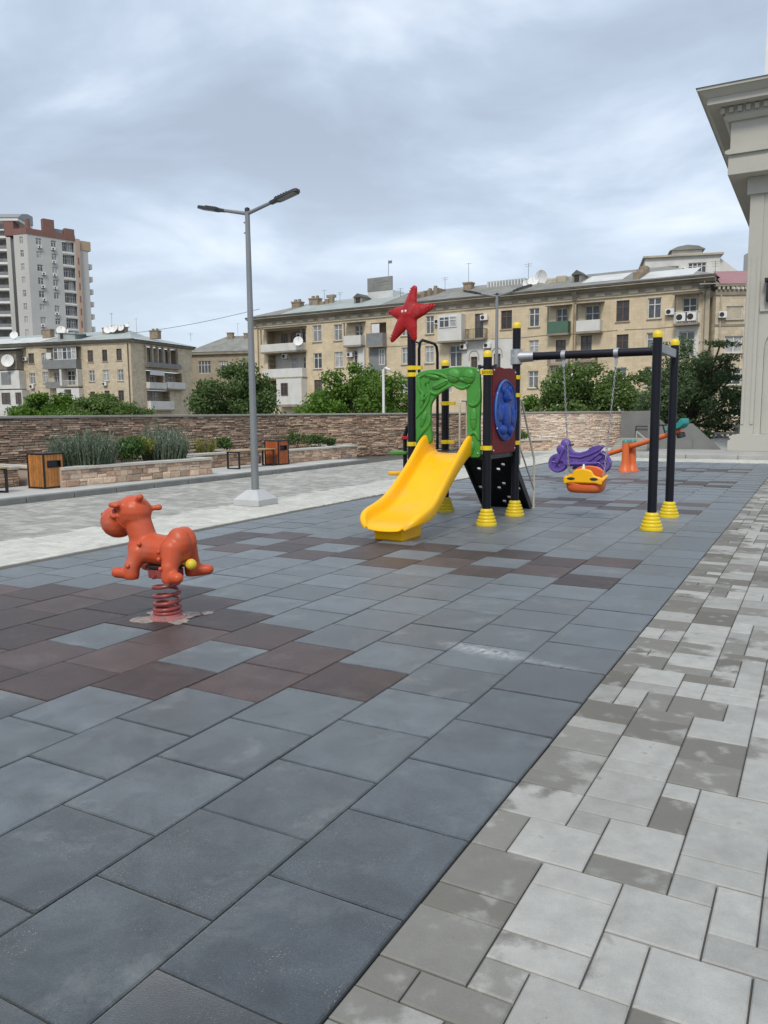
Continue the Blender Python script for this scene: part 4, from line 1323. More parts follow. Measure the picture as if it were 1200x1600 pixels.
# bucket: rounded shell, open on top and with a wide front bowl
def sup(w, d, n=28, e=.55):
    return [(w*math.copysign(abs(math.cos(2*math.pi*i/n))**e, math.cos(2*math.pi*i/n)), d*math.copysign(abs(math.sin(2*math.pi*i/n))**e, math.sin(2*math.pi*i/n))) for i in range(n)]
V = []; F = []
lv = [(.15, .10, -.045), (.20, .14, -.045), (.245, .165, -.015), (.262, .180, .06), (.266, .183, .125), (.250, .168, .13), (.235, .155, .06), (.19, .12, .0), (.10, .06, -.012), (.002, .002, -.014)]
for (w, d, z) in lv:
    for (x, y) in sup(w, d):
        zz = z
        if y < 0 and z > .05: zz = z - .05*(1 if abs(x) < .2 else max(0, 1-(abs(x)-.2)/.05))*min(1, -y/.1)
        V.append((x, y, zz))
for i in range(len(lv)-1):
    for j in range(28):
        F.append((i*28+j, i*28+(j+1) % 28, (i+1)*28+(j+1) % 28, (i+1)*28+j))
F.append(tuple(range(28)))
shell = MB().add(V, F).build('bucket', M['orange2'], SWS, smooth=60)
sub = shell.modifiers.new('s', 'SUBSURF'); sub.levels = 1; sub.render_levels = 1
MB().prism(rounded([(-.235, .06), (-.25, .20), (-.15, .30), (.0, .32), (.15, .30), (.25, .20), (.235, .06)], .06), .12, .165, 'y').build('backrest', M['orange2'], SWS, bevel=0.015, seg=3)
gb = MB()
yb = (-.205, -.150)
gb.prism(rounded([(-.262, .075), (-.262, .175), (-.15, .205), (-.115, .275), (-.045, .29), (0, .30), (.045, .29), (.115, .275), (.15, .205), (.262, .175), (.262, .075), (.17, .10), (-.17, .10)], .03), yb[0], yb[1], 'y')
gbo = gb.build('front_guard', M['yellow'], SWS, bevel=0.016, seg=3)
for sx in (-1, 1):
    MB().ell((sx*.155, -.207, .158), (.055, .010, .020), 14, Matrix.Rotation(0, 4, 'Y')).build('grip_hole', M['dark'], gbo, smooth=True)
    MB().tube([(sx*.235, -.18, .12), (sx*.258, -.08, .16), (sx*.25, .13, .18)], .024, 10).build('side_arm', M['yellow'], SWS, smooth=40)
MB().capsule((0, -.16, .27), .03, (0, -.14, .345), .012).build('pommel', M['white'], SWS, smooth=True)

# ================================================================== SPRING RIDERS
def coil(parent, z0, z1, r, tube, turns, tight=0.35):
    pts = []; n = int(turns*20)
    for i in range(n+1):
        t = i/n; a = 2*math.pi*turns*t
        zz = t**1.55
        pts.append((r*math.cos(a), r*math.sin(a), z0 + (z1-z0)*zz))
    MB().tube(pts, tube, 8).build('spring', M['spring'], parent, smooth=50)

RD = thing('spring_rider', 'orange giraffe shaped spring rider on a red coil spring, front left', 'spring rider', (-1.60, 5.69, 0), R(157))
body = [('e', (.268, 0, .778), (.135, .125, .124)), ('e', (.420, 0, .698), (.133, .125, .125)), ('c', (.27, 0, .765), .118, (.40, 0, .71), .116),
        ('c', (.235, 0, .70), .098, (.18, 0, .55), .100), ('c', (.19, 0, .515), .118, (-.08, 0, .495), .112), ('e', (-.02, 0, .485), (.20, .112, .095)),
        ('e', (-.150, .034, .57), (.096, .078, .115)), ('e', (-.150, -.034, .57), (.096, .078, .115)),
        ('c', (.18, .070, .49), .074, (.205, .122, .385), .055), ('c', (.18, -.070, .49), .074, (.205, -.122, .385), .055),
        ('c', (-.125, .072, .53), .088, (-.135, .126, .40), .059), ('c', (-.125, -.072, .53), .088, (-.135, -.126, .40), .059),
        ('c', (.215, .130, .342), .043, (.315, .156, .347), .041), ('c', (.215, -.130, .342), .043, (.315, -.156, .347), .041),
        ('c', (-.15, .134, .342), .050, (-.232, .165, .346), .041), ('c', (-.15, -.134, .342), .050, (-.25, -.176, .348), .038),
        ('c', (.203, .124, .40), .054, (.205, .128, .332), .056), ('c', (.203, -.124, .40), .054, (.205, -.128, .332), .056),
        ('c', (-.136, .130, .41), .058, (-.138, .134, .332), .060), ('c', (-.136, -.130, .41), .058, (-.138, -.134, .332), .060),
        ('c', (.31, .095, .835), .034, (.345, .150, .842), .020), ('c', (.345, .150, .842), .021, (.295, .150, .835), .016), ('c', (.31, -.095, .835), .034, (.345, -.150, .842), .020),
        ('c', (.375, .105, .758), .022, (.335, .128, .752), .018), ('c', (.375, -.105, .758), .022, (.335, -.128, .752), .018),
        ('c', (.20, .04, .865), .024, (.162, .05, .893), .027), ('c', (.165, -.075, .80), .018, (.118, -.10, .803), .025)]
rb_ = blob('body', body, M['orange'], RD, 0.0095, 5)
ax = Vector((.420-.268, 0, .698-.778)).normalized()
Mq = Matrix.Translation(Vector((.268, 0, .778)) + ax*.070) @ ax.to_track_quat('Z', 'Y').to_matrix().to_4x4()
MB().tube([Mq @ Vector((.1215*math.cos(2*math.pi*k/40), .1215*math.sin(2*math.pi*k/40), 0)) for k in range(40)], .0065, 6, closed=True).build('muzzle_seam', M['orange'], rb_, smooth=True)
for sy in (-1, 1):
    MB().ell((.512, sy*.055, .755), (.018, .016, .014), 10).build('nostril', M['orange'], rb_, smooth=True)
    MB().ell((.352, sy*.118, .79), (.014, .010, .020), 10).build('eye', M['spring'], rb_, smooth=True)
# flatten the soles
for v in rb_.data.vertices:
    if v.co.z < .302: v.co.z = .302 + (v.co.z - .302)*.15
for (x, y, z) in ((.195, .176, .405), (-.075, .166, .470), (-.10, .182, .405), (-.03, .108, .51), (.135, .118, .560), (.195, -.176, .405), (-.10, -.182, .405)):
    MB().ell((x, y, z), .017, 10).build('bolt_cap', M['orange'], rb_, smooth=True)
MB().ell((-.225, .0, .415), .041, 18).build('ball', M['yellow_b'], RD, smooth=True)
MB().tube([(-.16, .0, .42), (-.22, .0, .405)], .016, 8).build('ball_peg', M['yellow_b'], RD)
MB().box(-.11, .12, -.085, .085, .375, .40).build('mount_plate', M['black'], RD, bevel=0.006)
MB().box(-.105, .105, -.075, .075, .305, .372).build('spring_clamp', M['spring'], RD, bevel=0.01)
coil(RD, .045, .318, .092, .0155, 5.2)
MB().lathe([(.135, .0), (.135, .012), (.105, .022), (.10, .045), (.07, .05)], 28).build('base_flange', M['spring_b'], RD, smooth=35)
for k in range(4):
    a = k*math.pi/2 + .4
    MB().lathe([(.014, .012), (.014, .024), (.008, .027)], 6, (.118*math.cos(a), .118*math.sin(a), 0)).build('anchor_bolt', M['galv'], RD)
sp = MB(); r_ = random.Random(3)
for (dx, dy, rr) in ((.0, .0, .175), (-.10, -.10, .12), (.16, -.08, .09), (.11, .12, .12), (-.15, .07, .10), (-.2, -.2, .06)):
    pts = []
    for k in range(16):
        a = 2*math.pi*k/16; q = rr*.82*r_.uniform(.72, 1.12)
        pts.append((dx + q*math.cos(a), dy + q*math.sin(a)))
    z1 = .0045 + .0012*len(sp.f) % .004
    sp.prism(pts, .0026, .0046 + r_.uniform(0, .003), 'z')
sp.build('cement_splash', M['splash'], RD)

# purple motorbike rider
mp = (5.00*15.6/16.0*.80, 0)
from_px = lambda px, Y: ((px-600)/1240.0*Y, Y)
mx_, my_ = from_px(909, 15.9)
MO = thing('spring_rider', 'purple motorbike shaped spring rider behind the swing seat', 'spring rider', (mx_, my_, 0), math.pi + ROT)
mb = MB()
prof = rounded([(.33, .86), (.40, .80), (.45, .70), (.44, .60), (.52, .52), (.48, .46), (.36, .50), (.30, .42), (.22, .39), (-.22, .39), (-.30, .47), (-.46, .58), (-.34, .66), (-.38, .70), (-.46, .80), (-.40, .83), (-.26, .80), (-.14, .71), (.02, .665), (.14, .68), (.20, .74), (.24, .85)], .03)
mo = mb.prism(prof, -.095, .095, 'y').build('body', M['purple'], MO, bevel=0.028, seg=3)
for wx, wr, wz in ((.455, .195, .45), (-.415, .20, .46)):
    Mw = Matrix.Translation((wx, 0, wz)) @ Matrix.Rotation(R(90), 4, 'X')
    w = MB().lathe([(wr*.2, -.055), (wr*.52, -.05), (wr*.62, -.075), (wr*.9, -.082), (wr, -.05), (wr, .05), (wr*.9, .082), (wr*.62, .075), (wr*.52, .05), (wr*.2, .055)], 32, M=Mw).build('wheel', M['purple'], MO, smooth=35)
    for k in range(5):
        a = k*2*math.pi/5 + .3
        for sy in (-1, 1):
            MB().tube([(wx, sy*.062, wz), (wx + wr*.58*math.cos(a), sy*.064, wz + wr*.58*math.sin(a))], .014, 6).build('spoke', M['purple'], w)
for sy in (-1, 1):
    MB().tube([(.31, sy*.105, .74), (.455, sy*.105, .46)], .028, 8).build('fork', M['purple'], mo, smooth=40)
    MB().tube([(.24, sy*.10, .44), (-.06, sy*.115, .455), (-.36, sy*.115, .47)], .033, 8).build('exhaust', M['purple'], mo, smooth=40)
    MB().tube([(.20, sy*.102, .60), (-.02, sy*.105, .58), (-.20, sy*.105, .64), (-.38, sy*.10, .73)], .022, 8).build('fairing_line', M['purple'], mo, smooth=40)
    MB().tube([(-.20, sy*.10, .52), (-.28, sy*.104, .58), (-.42, sy*.104, .69), (-.54, sy*.10, .62)], .024, 8).build('mudguard', M['purple'], mo, smooth=40)
    MB().ell((.375, sy*.085, .73), (.10, .04, .10), 14).build('headlight_fairing', M['purple'], mo, smooth=True)
    MB().tube([(.25, sy*.07, .80), (.22, sy*.24, .82)], .02, 8).build('handlebar', M['black_p'], MO, smooth=40)
MB().ell((.305, 0, .845), (.105, .09, .105), 16).build('windshield', M['purple'], mo, smooth=True)
MB().box(-.14, .14, -.08, .08, .33, .385).build('mount_plate', M['black'], MO, bevel=0.006)
coil(MO, .04, .335, .085, .013, 5)
MB().lathe([(.15, 0), (.15, .012), (.11, .02), (.10, .04)], 24).build('base_flange', M['spring_b'], MO, smooth=35)

# seesaw
SE = thing('seesaw', 'orange seesaw with teal saddles at the far right of the rubber floor', 'seesaw', (6.08, 19.6, 0), R(-50))
for sy in (-.15, .15):
    p_ = MB().lathe([(.17, 0), (.165, .03), (.12, .10), (.095, .22), (.085, .45), (.085, .72)], 20, (0, sy, 0)).build('support', M['orange2'], SE, smooth=40)
    MB().lathe([(.088, .72), (.088, .75), (.06, .79), (.02, .80)], 16, (0, sy, 0)).build('support_cap', M['teal'], p_, smooth=40)
sl = math.atan2(.42, 1.36)
Mb = Matrix.Translation((0, 0, .60)) @ Matrix.Rotation(-sl, 4, 'Y')
MB().tube([Mb @ Vector((-1.45, 0, 0)), Mb @ Vector((1.45, 0, 0))], .058, 16).build('beam', M['orange2'], SE, smooth=40)
MB().tube([(0, -.2, .60), (0, .2, .60)], .04, 12).build('pivot', M['galv'], SE, smooth=40)
for s in (-1, 1):
    sd_ = MB().prism(rounded([(s*1.12, .05), (s*1.10, .12), (s*1.25, .14), (s*1.42, .17), (s*1.56, .26), (s*1.62, .24), (s*1.60, .12), (s*1.50, .05)], .04), -.14, .14, 'y', Mb)
    so = sd_.build('saddle', M['teal'], SE, bevel=0.03, seg=3)
    MB().tube([Mb @ Vector((s*1.02, -.16, .26)), Mb @ Vector((s*1.02, .16, .26))], .018, 8).tube([Mb @ Vector((s*1.02, 0, .04)), Mb @ Vector((s*1.02, 0, .26))], .02, 8).build('handle', M['black_p'], SE, smooth=40)
    MB().lathe([(.10, -.15), (.10, -.05), (.05, -.03)], 12, M=Mb @ Matrix.Translation((s*1.40, 0, 0))).build('bumper', M['black_p'], SE, smooth=40)

# ================================================================== BUILDINGS BEHIND
def bwall(parent, L, z0, z1, openings, mat, name='wall', y=0.0, rev=0.28, extra=None):
    """wall face at local y with real openings (x0,x1,za,zb) and reveals"""
    xs = sorted({0.0, L, *[o[0] for o in openings], *[o[1] for o in openings]})
    zs_ = sorted({z0, z1, *[o[2] for o in openings], *[o[3] for o in openings]})
    mb = MB()
    def inside(x, z):
        return any(o[0] < x < o[1] and o[2] < z < o[3] for o in openings)
    for j in range(len(zs_)-1):
        run = None
        for i in range(len(xs)-1):
            hole = inside((xs[i]+xs[i+1])/2, (zs_[j]+zs_[j+1])/2)
            if not hole and run is None: run = xs[i]
            if (hole or i == len(xs)-2) and run is not None:
                e_ = xs[i] if hole else xs[i+1]
                mb.add([(run, y, zs_[j]), (e_, y, zs_[j]), (e_, y, zs_[j+1]), (run, y, zs_[j+1])], [(0, 1, 2, 3)])
                run = None
    for (a, b, c, d) in openings:
        mb.add([(a, y, c), (b, y, c), (b, y, d), (a, y, d), (a, y+rev, c), (b, y+rev, c), (b, y+rev, d), (a, y+rev, d)],
               [(0, 4, 5, 1), (1, 5, 6, 2), (2, 6, 7, 3), (3, 7, 4, 0)])
    me = bpy.data.meshes.new(name); me.from_pydata(mb.v, [], mb.f); me.materials.append(M[mat])
    return link(name, me, parent)

def window(parent, x0, x1, z0, z1, y=0.0, frame='pvc', glass='glass', sill=True, mull=1, transom=True, rev=0.13, sillmat='trim_l'):
    w = MB(); t = 0.085
    ya, yb = y+rev, y+rev+0.07
    w.box(x0, x0+t, ya, yb, z0, z1).box(x1-t, x1, ya, yb, z0, z1).box(x0+t, x1-t, ya, yb, z0, z0+t).box(x0+t, x1-t, ya, yb, z1-t, z1)
    for k in range(mull):
        xm = x0 + (x1-x0)*(k+1)/(mull+1)
        w.box(xm-.05, xm+.05, ya-.006, yb, z0+t, z1-t)
    if transom:
        zt = z0 + (z1-z0)*.68
        w.box(x0+t, x1-t, ya-.003, yb-.003, zt-.04, zt+.04)
    o = w.build('window', M[frame], parent)
    MB().add([(x0+t, yb-.02, z0+t), (x1-t, yb-.02, z0+t), (x1-t, yb-.02, z1-t), (x0+t, yb-.02, z1-t)], [(0, 1, 2, 3)]).build('pane', M[glass], o)
    if sill:
        MB().box(x0-.10, x1+.10, y-.14, y+.02, z0-.10, z0-.012).build('sill', M[sillmat], o)
    return o

def ac_unit(parent, x, z, y=0.0, w=.85, h=.6):
    o = MB().box(x-w/2, x+w/2, y-.42, y-.10, z, z+h).build('air_conditioner', M['white'], parent, bevel=0.02)
    Mx = Matrix.Translation((x-.12, y-.422, z+h/2)) @ Matrix.Rotation(R(90), 4, 'X')
    MB().lathe([(h*.36, -.0), (h*.36, .012), (h*.30, .014), (.03, .006)], 18, M=Mx).build('fan_grille', M['dark'], o)
    MB().box(x-w/2+.05, x+w/2-.05, y-.40, y+.02, z-.06, z-.01).build('bracket', M['gutter'], o)

def dish(parent, x, y, z, r, az=0.0, tilt=35):
    Mx = Matrix.Translation((x, y, z)) @ Matrix.Rotation(R(az), 4, 'Z') @ Matrix.Rotation(R(90-tilt+20), 4, 'X')
    prof = [(r*k/6, .22*r*(k/6)**2) for k in range(0, 7)]
    prof[0] = (.001, 0)
    prof += [(r*.98, .22*r+.02), (r*.5, .10*r), (.001, .03)]
    o = MB().lathe(prof, 20, M=Mx).build('satellite_dish', M['white'], parent, smooth=50)
    MB().tube([Mx @ Vector((0, r*.9, .2*r)), Mx @ Vector((0, 0, r*.9))], .02, 6).build('feed_arm', M['gutter'], o)
    MB().tube([Mx @ Vector((0, 0, -.03)), (x, y+.3, z-r*.9)], .03, 6).build('mast', M['gutter'], o)

def antenna(parent, x, y, z0, z1, bars=3):
    a = MB().tube([(x, y, z0), (x, y, z1)], .022, 6)
    for k in range(bars):
        w = .45 - .08*k
        a.tube([(x-w, y, z1-.1-.22*k), (x+w, y, z1-.1-.22*k)], .014, 5)
    a.build('antenna', M['gutter'], parent)

def parapet(parent, x0, x1, zb, zt, depth, mat, name='balcony', y=0.0, slab='trim', side=True, roofz=None, back=None, rails=False):
    """projecting balcony: slab, solid front and cheeks"""
    o = MB().box(x0-.05, x1+.05, y-depth-.04, y, zb-.22, zb-.02).build(name, M[slab], parent)
    p = MB()
    if rails:
        for x in np.arange(x0, x1+.01, .17):
            p.box(x-.014, x+.014, y-depth+.01, y-depth+.04, zb, zt)
        p.box(x0, x1, y-depth, y-depth+.05, zt, zt+.05)
        for xx in (x0, x1):
            p.box(xx-.02, xx+.02, y-depth, y, zt, zt+.05)
            for k in range(5):
                p.box(xx-.014, xx+.014, y-depth*k/5-.014, y-depth*k/5+.014, zb, zt)
        p.build('railing', M[mat], o)
    else:
        p.box(x0, x1, y-depth, y-depth+.08, zb, zt)
        if side:
            p.box(x0, x0+.07, y-depth+.08, y, zb, zt).box(x1-.07, x1, y-depth+.08, y, zb, zt)
        p.build('parapet', M[mat], o)
    if roofz:
        MB().prism([(y-depth-.25, roofz-.12), (y-depth-.25, roofz-.04), (y, roofz+.10), (y, roofz+.02)], x0-.15, x1+.15, 'x').build('canopy', M['gutter'], o)
        for xx in (x0+.06, x1-.06):
            MB().box(xx-.05, xx+.05, y-depth+.02, y-depth+.10, zt, roofz-.06).build('canopy_post', M['gutter'], o)
    return o

def chimney(parent, x0, x1, y0, y1, z0, z1, mat='brickch', pots=0):
    o = MB().box(x0, x1, y0, y1, z0, z1).box(x0-.08, x1+.08, y0-.08, y1+.08, z1-.18, z1-.002).build('chimney', M[mat], parent)
    for k in range(pots):
        xx = x0 + (x1-x0)*(k+.5)/pots
        MB().box(xx-.16, xx+.16, (y0+y1)/2-.16, (y0+y1)/2+.16, z1, z1+.32).build('chimney_pot', M['trim'], o)

# ---------------------------------------------------------------- the long facade
LB = 57.06
B = thing('apartment_building', 'long beige four storey apartment building behind the play tower, with many mismatched balconies', 'building', (-17.22, 107.45, 0), R(-32.25))
wins = [(9.93, 11.29, 10.56, 12.6, 1), (13.23, 14.45, 10.54, 12.5, 1), (26.30, 27.36, 10.58, 12.6, 1), (35.70, 37.0, 10.52, 12.5, 0), (38.95, 40.12, 10.55, 12.5, 1), (48.30, 49.60, 10.49, 12.55, 0), (51.40, 52.70, 10.56, 12.55, 1),
        (9.98, 11.26, 7.21, 9.15, 1), (13.26, 14.5, 7.25, 9.15, 1), (26.22, 27.35, 7.27, 9.2, 1), (39.0, 40.1, 7.25, 9.15, 1), (48.4, 49.6, 7.25, 9.2, 0), (51.39, 52.6, 7.25, 9.2, 1), (9.98, 11.23, 3.83, 5.8, 0), (13.2, 14.4, 3.85, 5.8, 1), (38.95, 40.12, 4.1, 5.9, 1), (23.0, 24.1, 10.56, 12.55, 1), (23.0, 24.1, 7.25, 9.2, 1), (23.0, 24.1, 3.9, 5.8, 1), (26.2, 27.3, 3.9, 5.85, 1), (36.0, 37.1, 4.1, 5.9, 1), (48.3, 49.5, 3.95, 5.9, 1), (51.3, 52.5, 3.95, 5.9, 1)]
doors = [(29.4, 30.95, 6.7, 9.1, 1, 'glass'), (42.0, 43.1, 6.75, 9.0, 0, 'glassdark'), (44.7, 45.85, 6.9, 9.3, 0, 'glassdark'), (42.05, 43.05, 3.6, 6.1, 0, 'glassdark'), (54.5, 55.9, 6.7, 9.1, 1, 'glass'),
         (32.55, 33.6, 9.75, 12.4, 0, 'glassdark'), (42.0, 43.2, 9.75, 12.25, 1, 'glassdark'), (45.1, 46.6, 9.75, 12.3, 1, 'glassdark'), (54.7, 56.0, 9.85, 12.3, 1, 'glassdark'),
         (16.4, 17.5, 9.9, 12.2, 1, 'glassdark'), (16.15, 17.1, 7.3, 9.25, 1, 'glassdark'), (19.6, 20.9, 7.3, 9.2, 1, 'glass'), (28.7, 29.7, 3.8, 5.9, 1, 'glass'), (32.1, 32.9, 6.3, 7.7, 0, 'glassdark'), (34.9, 35.7, 6.3, 7.9, 0, 'glassdark')]
# deep loggias cut into the wall
logg = [(2.3, 8.8, 9.55, 12.35), (2.4, 8.75, 6.2, 9.35), (2.4, 4.75, 2.6, 5.9), (18.7, 20.9, 9.5, 12.3)]
ops = [w[:4] for w in wins] + [d[:4] for d in doors] + logg
bwall(B, LB, -1.2, 12.95, ops, 'facade', rev=0.32)
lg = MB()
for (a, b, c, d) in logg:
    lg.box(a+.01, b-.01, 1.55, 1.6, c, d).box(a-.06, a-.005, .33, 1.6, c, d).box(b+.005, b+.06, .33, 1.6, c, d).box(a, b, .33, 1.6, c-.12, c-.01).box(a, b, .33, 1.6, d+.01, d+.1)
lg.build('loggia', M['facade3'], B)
for x in (3.6, 5.2, 7.2):
    window(B, x, x+.95, 9.9, 12.0, 1.38, 'brownframe', 'glassdark', sill=False, rev=.05)
    if x > 3.7: window(B, x, x+1.0, 6.8, 8.9, 1.38, 'pvc', 'glass', sill=False, rev=.05)
MB().box(2.45, 8.7, 1.5, 1.545, 6.25, 9.3).build('white_lining', M['whitewall'], B)
for w in wins:
    window(B, *w[:4], frame='pvc' if w[4] else 'brownframe', glass='glass' if w[4] else 'glassdark')
for d in doors:
    window(B, *d[:4], frame='pvc' if d[4] else 'brownframe', glass=d[5], sill=False)
# ends and back
MB().box(0, LB, .34, 13.0, -1.2, -.9).box(-.02, .0, 0, 13.0, -1.2, 12.95).box(LB, LB+.02, 0, 13, -1.2, 12.95).box(0, LB, 12.98, 13.0, -1.2, 12.95).build('end_wall', M['facade2'], B)
# frieze, cornice, gutter
MB().box(-.10, LB+.10, -.09, .30, 12.95, 13.55).build('frieze', M['trim'], B)
MB().box(-.14, LB+.14, -.15, -.01, 12.88, 12.99).build('string_course', M['trim_l'], B)
MB().prism([(-.09, 13.55), (-.30, 13.66), (-.42, 13.80), (-.75, 13.88), (-.75, 14.02), (.3, 14.02), (.3, 13.55)], -.55, LB+.55, 'x').build('cornice', M['trim'], B)
MB().box(-.58, LB+.58, -.80, -.755, 13.90, 14.0).build('cornice_edge', M['trim_l'], B)
MB().prism([(-.86, 14.02), (-.90, 14.20), (-.74, 14.24), (.2, 14.22), (.2, 14.03)], -.62, LB+.62, 'x').build('gutter', M['gutter'], B)
for k in range(34):
    x = .8 + k*1.68
    MB().box(x, x+.95, -.135, -.092, 13.12, 13.40).build('frieze_block', M['trim_l'], B)
# roof (hipped) with sheets
rfz, rid, dep = 14.20, 16.55, 13.6
def roofpt(x, y): return rfz + (rid-rfz)*min(1, (y+.8)/7.3)
rf = MB().add([(-.6, -.82, rfz), (LB+.6, -.82, rfz), (LB-5.5, 6.5, rid), (5.5, 6.5, rid), (LB+.6, dep, rfz), (-.6, dep, rfz)], [(0, 1, 2, 3), (1, 4, 2), (4, 5, 3, 2), (5, 0, 3)]).build('roof', M['roof'], B)
def sheet(x0, x1, y0, y1, mat, name='roof_sheet', up=.03):
    MB().add([(x0, y0, roofpt(0, y0)+up), (x1, y0, roofpt(0, y0)+up), (x1, y1, roofpt(0, y1)+up), (x0, y1, roofpt(0, y1)+up)], [(0, 1, 2, 3)]).build(name, M[mat], rf)
sheet(5.3, 14.0, -.75, 6.3, 'roof_g'); sheet(14.03, 20.6, -.75, 6.3, 'roof_g'); sheet(44.3, 48.6, .8, 4.6, 'roof_w'); sheet(50.6, 55.6, -.3, 3.6, 'roof_w')
for x in np.arange(21.4, 44, .95):
    MB().box(x, x+.05, -.7, 6.4, 0, .05, Matrix.Translation((0, 0, rfz+.06)) @ Matrix.Rotation(math.atan2(rid-rfz, 7.3), 4, 'X')).build('roof_seam', M['roof'], rf)
chimney(rf, 3.9, 5.2, 3.4, 4.4, 14.2, 16.4, pots=2)
chimney(rf, 6.2, 7.6, 4.2, 5.2, 14.6, 16.75, pots=2)
for k in range(5):
    MB().box(7.2+k*.58, 7.2+(k+1)*.58-.01, 3.4+k*.18, 3.9+k*.18, 14.5, 15.5+.30*k).build('fire_wall_step', M['brickch'], rf)
MB().box(9.0, 10.2, 4.3, 4.9, 16.6, 16.95).build('chimney_pot', M['trim'], rf)
for k in range(5):
    MB().box(23.6+k*.5, 23.6+(k+1)*.5-.01, .3+k*.7, 3.8+k*.4, 14.3, 15.05+.30*k).build('fire_wall_step', M['brickch'], rf)
    MB().box(23.66+k*.5, 23.94+k*.5, 1.5+k*.4, 1.9+k*.4, 15.05+.30*k, 15.28+.30*k).build('chimney_pot', M['trim'], rf)
chimney(rf, 29.1, 30.1, 4.0, 4.9, 14.8, 16.65)
for k in range(3):
    MB().box(49.8, 50.45, .2+k*1.3, .2+(k+1)*1.3-.01, 14.3, 15.2+.5*k).build('fire_wall_step', M['brickch'], rf)
def dormer(x, y, w, h):
    z = roofpt(0, y)
    o = MB().box(x-w/2, x+w/2, y, y+2.0, z-.2, z+h*.6).build('dormer', M['roof'], rf)
    MB().prism([(x-w/2-.12, z+h*.6), (x+w/2+.12, z+h*.6), (x, z+h)], y-.15, y+2.2, 'y').build('dormer_roof', M['gutter'], o)
    MB().box(x-w*.28, x+w*.28, y-.02, y+.05, z-.02, z+h*.55).build('dormer_opening', M['dark'], o)
dormer(15.4, 2.2, 1.2, 1.2); dormer(43.45, 2.0, .95, 1.25)
# roof hut with a sign box
hut = MB().box(15.6, 19.3, 4.2, 7.0, 15.3, 16.7).build('roof_hut', M['roof_w'], rf)
MB().box(15.55, 19.2, 4.15, 4.35, 16.74, 18.4).build('sign_box', M['roof'], hut)
MB().box(15.75, 16.55, 4.13, 4.148, 16.95, 18.1).box(16.9, 18.9, 4.13, 4.148, 17.75, 17.95).box(17.1, 18.9, 4.13, 4.148, 17.4, 17.52).build('sign_marks', M['bgrey'], hut)
MB().tube([(18.43, 4.6, 18.4), (18.43, 4.6, 20.4)], .03, 6).build('flag_pole', M['gutter'], hut)
MB().box(18.44, 18.95, 4.59, 4.62, 20.0, 20.35).build('flag', M['bgrey'], hut)
# row of slats (roof plant screen) and lumps
for k in range(13):
    x = 31.9 + k*.37
    MB().box(x, x+.22, 4.5, 5.6, 15.9, 16.55).build('screen_slat', M['roof_w'], rf)
MB().box(31.7, 36.9, 5.6, 5.8, 15.7, 16.35).build('screen_back', M['trim'], rf)
for (x, y, z, r) in ((40.2, 3.6, 15.5, .75), (41.2, 3.9, 15.7, .8), (39.7, 3.2, 15.2, .5)):
    MB().box(x-r*.7, x+r*.7, y-r*.7, y+r*.7, z-r, z+r*.6).build('vent_box', M['trim_l'], rf, bevel=0.1)
dish(rf, 37.9, 3.6, 15.8, .62, 20, 60); dish(rf, 38.9, 3.8, 16.25, .85, -15, 15); dish(rf, 37.3, 3.2, 15.6, .45, 35, 40)
for x, y, z0, z1, b in ((26.7, 4, 15.4, 17.5, 2), (29.6, 4.4, 16.6, 18.9, 1), (37.2, 4, 15.6, 18.0, 2), (11.4, 4, 15.4, 17.1, 2), (8.9, 4, 16.4, 17.6, 1), (20.5, 4, 15.6, 16.8, 2)):
    antenna(rf, x, y, z0, z1, b)
# balconies
parapet(B, 2.1, 8.85, 9.6, 10.55, 1.0, 'whitewall', roofz=12.55)
parapet(B, 2.3, 8.88, 6.25, 7.35, 1.0, 'whitewall')
bo = MB().box(4.8, 8.9, -1.25, 0, 2.75, 6.02).build('bay', M['whitewall'], B)
window(bo, 5.6, 6.7, 3.9, 5.5, -1.25-.22, 'brownframe', 'glassdark', sill=False)
MB().box(4.7, 9.0, -1.35, 0, 2.45, 2.74).build('bay_base', M['trim'], bo)
parapet(B, 15.35, 17.84, 9.77, 10.9, .95, 'whitewall', roofz=12.5)
parapet(B, 18.64, 20.95, 9.6, 11.0, .95, 'bgrey')
MB().box(19.2, 20.3, -.6, -.57, 11.0, 12.1).build('laundry', M['cloth'], B)
MB().box(18.5, 20.9, -.10, -.012, 6.3, 9.55).build('grey_panel', M['bgrey'], B)
window(B, 19.9, 20.7, 7.3, 9.2, -.24, 'pvc', 'glassdark', sill=False)
MB().box(17.0, 17.9, -.30, -.012, 4.0, 9.5).build('white_pier', M['whitewall'], B)
# closed white balcony box
pb = MB().box(28.45, 31.45, -1.15, 0, 9.55, 12.45).build('glazed_balcony', M['whitewall'], B)
window(pb, 28.7, 30.0, 11.0, 12.2, -1.15-.22, 'pvc', 'glass', sill=False)
window(pb, 30.0, 30.9, 11.0, 12.2, -1.15-.22, 'pvc', 'glass', sill=False, mull=0)
MB().box(28.4, 31.5, -1.2, 0, 9.35, 9.545).build('balcony_slab', M['trim'], pb)
parapet(B, 31.8, 34.1, 9.7, 10.65, .9, 'black', rails=True)
parapet(B, 41.35, 43.6, 9.65, 10.85, .95, 'bgreen', roofz=12.5)
parapet(B, 44.5, 46.95, 9.65, 10.75, 1.0, 'whitewall', roofz=12.5)
parapet(B, 54.15, 56.3, 9.85, 10.85, .95, 'white', rails=True, roofz=12.6)
for x in (54.75, 55.75): ac_unit(B, x, 10.0, -.55, .8, .8)
parapet(B, 41.4, 43.6, 6.55, 7.4, .8, 'bgrey', rails=True)
parapet(B, 44.4, 46.5, 6.75, 7.6, .8, 'black', rails=True)
parapet(B, 41.5, 43.4, 3.4, 4.3, .8, 'black', rails=True)
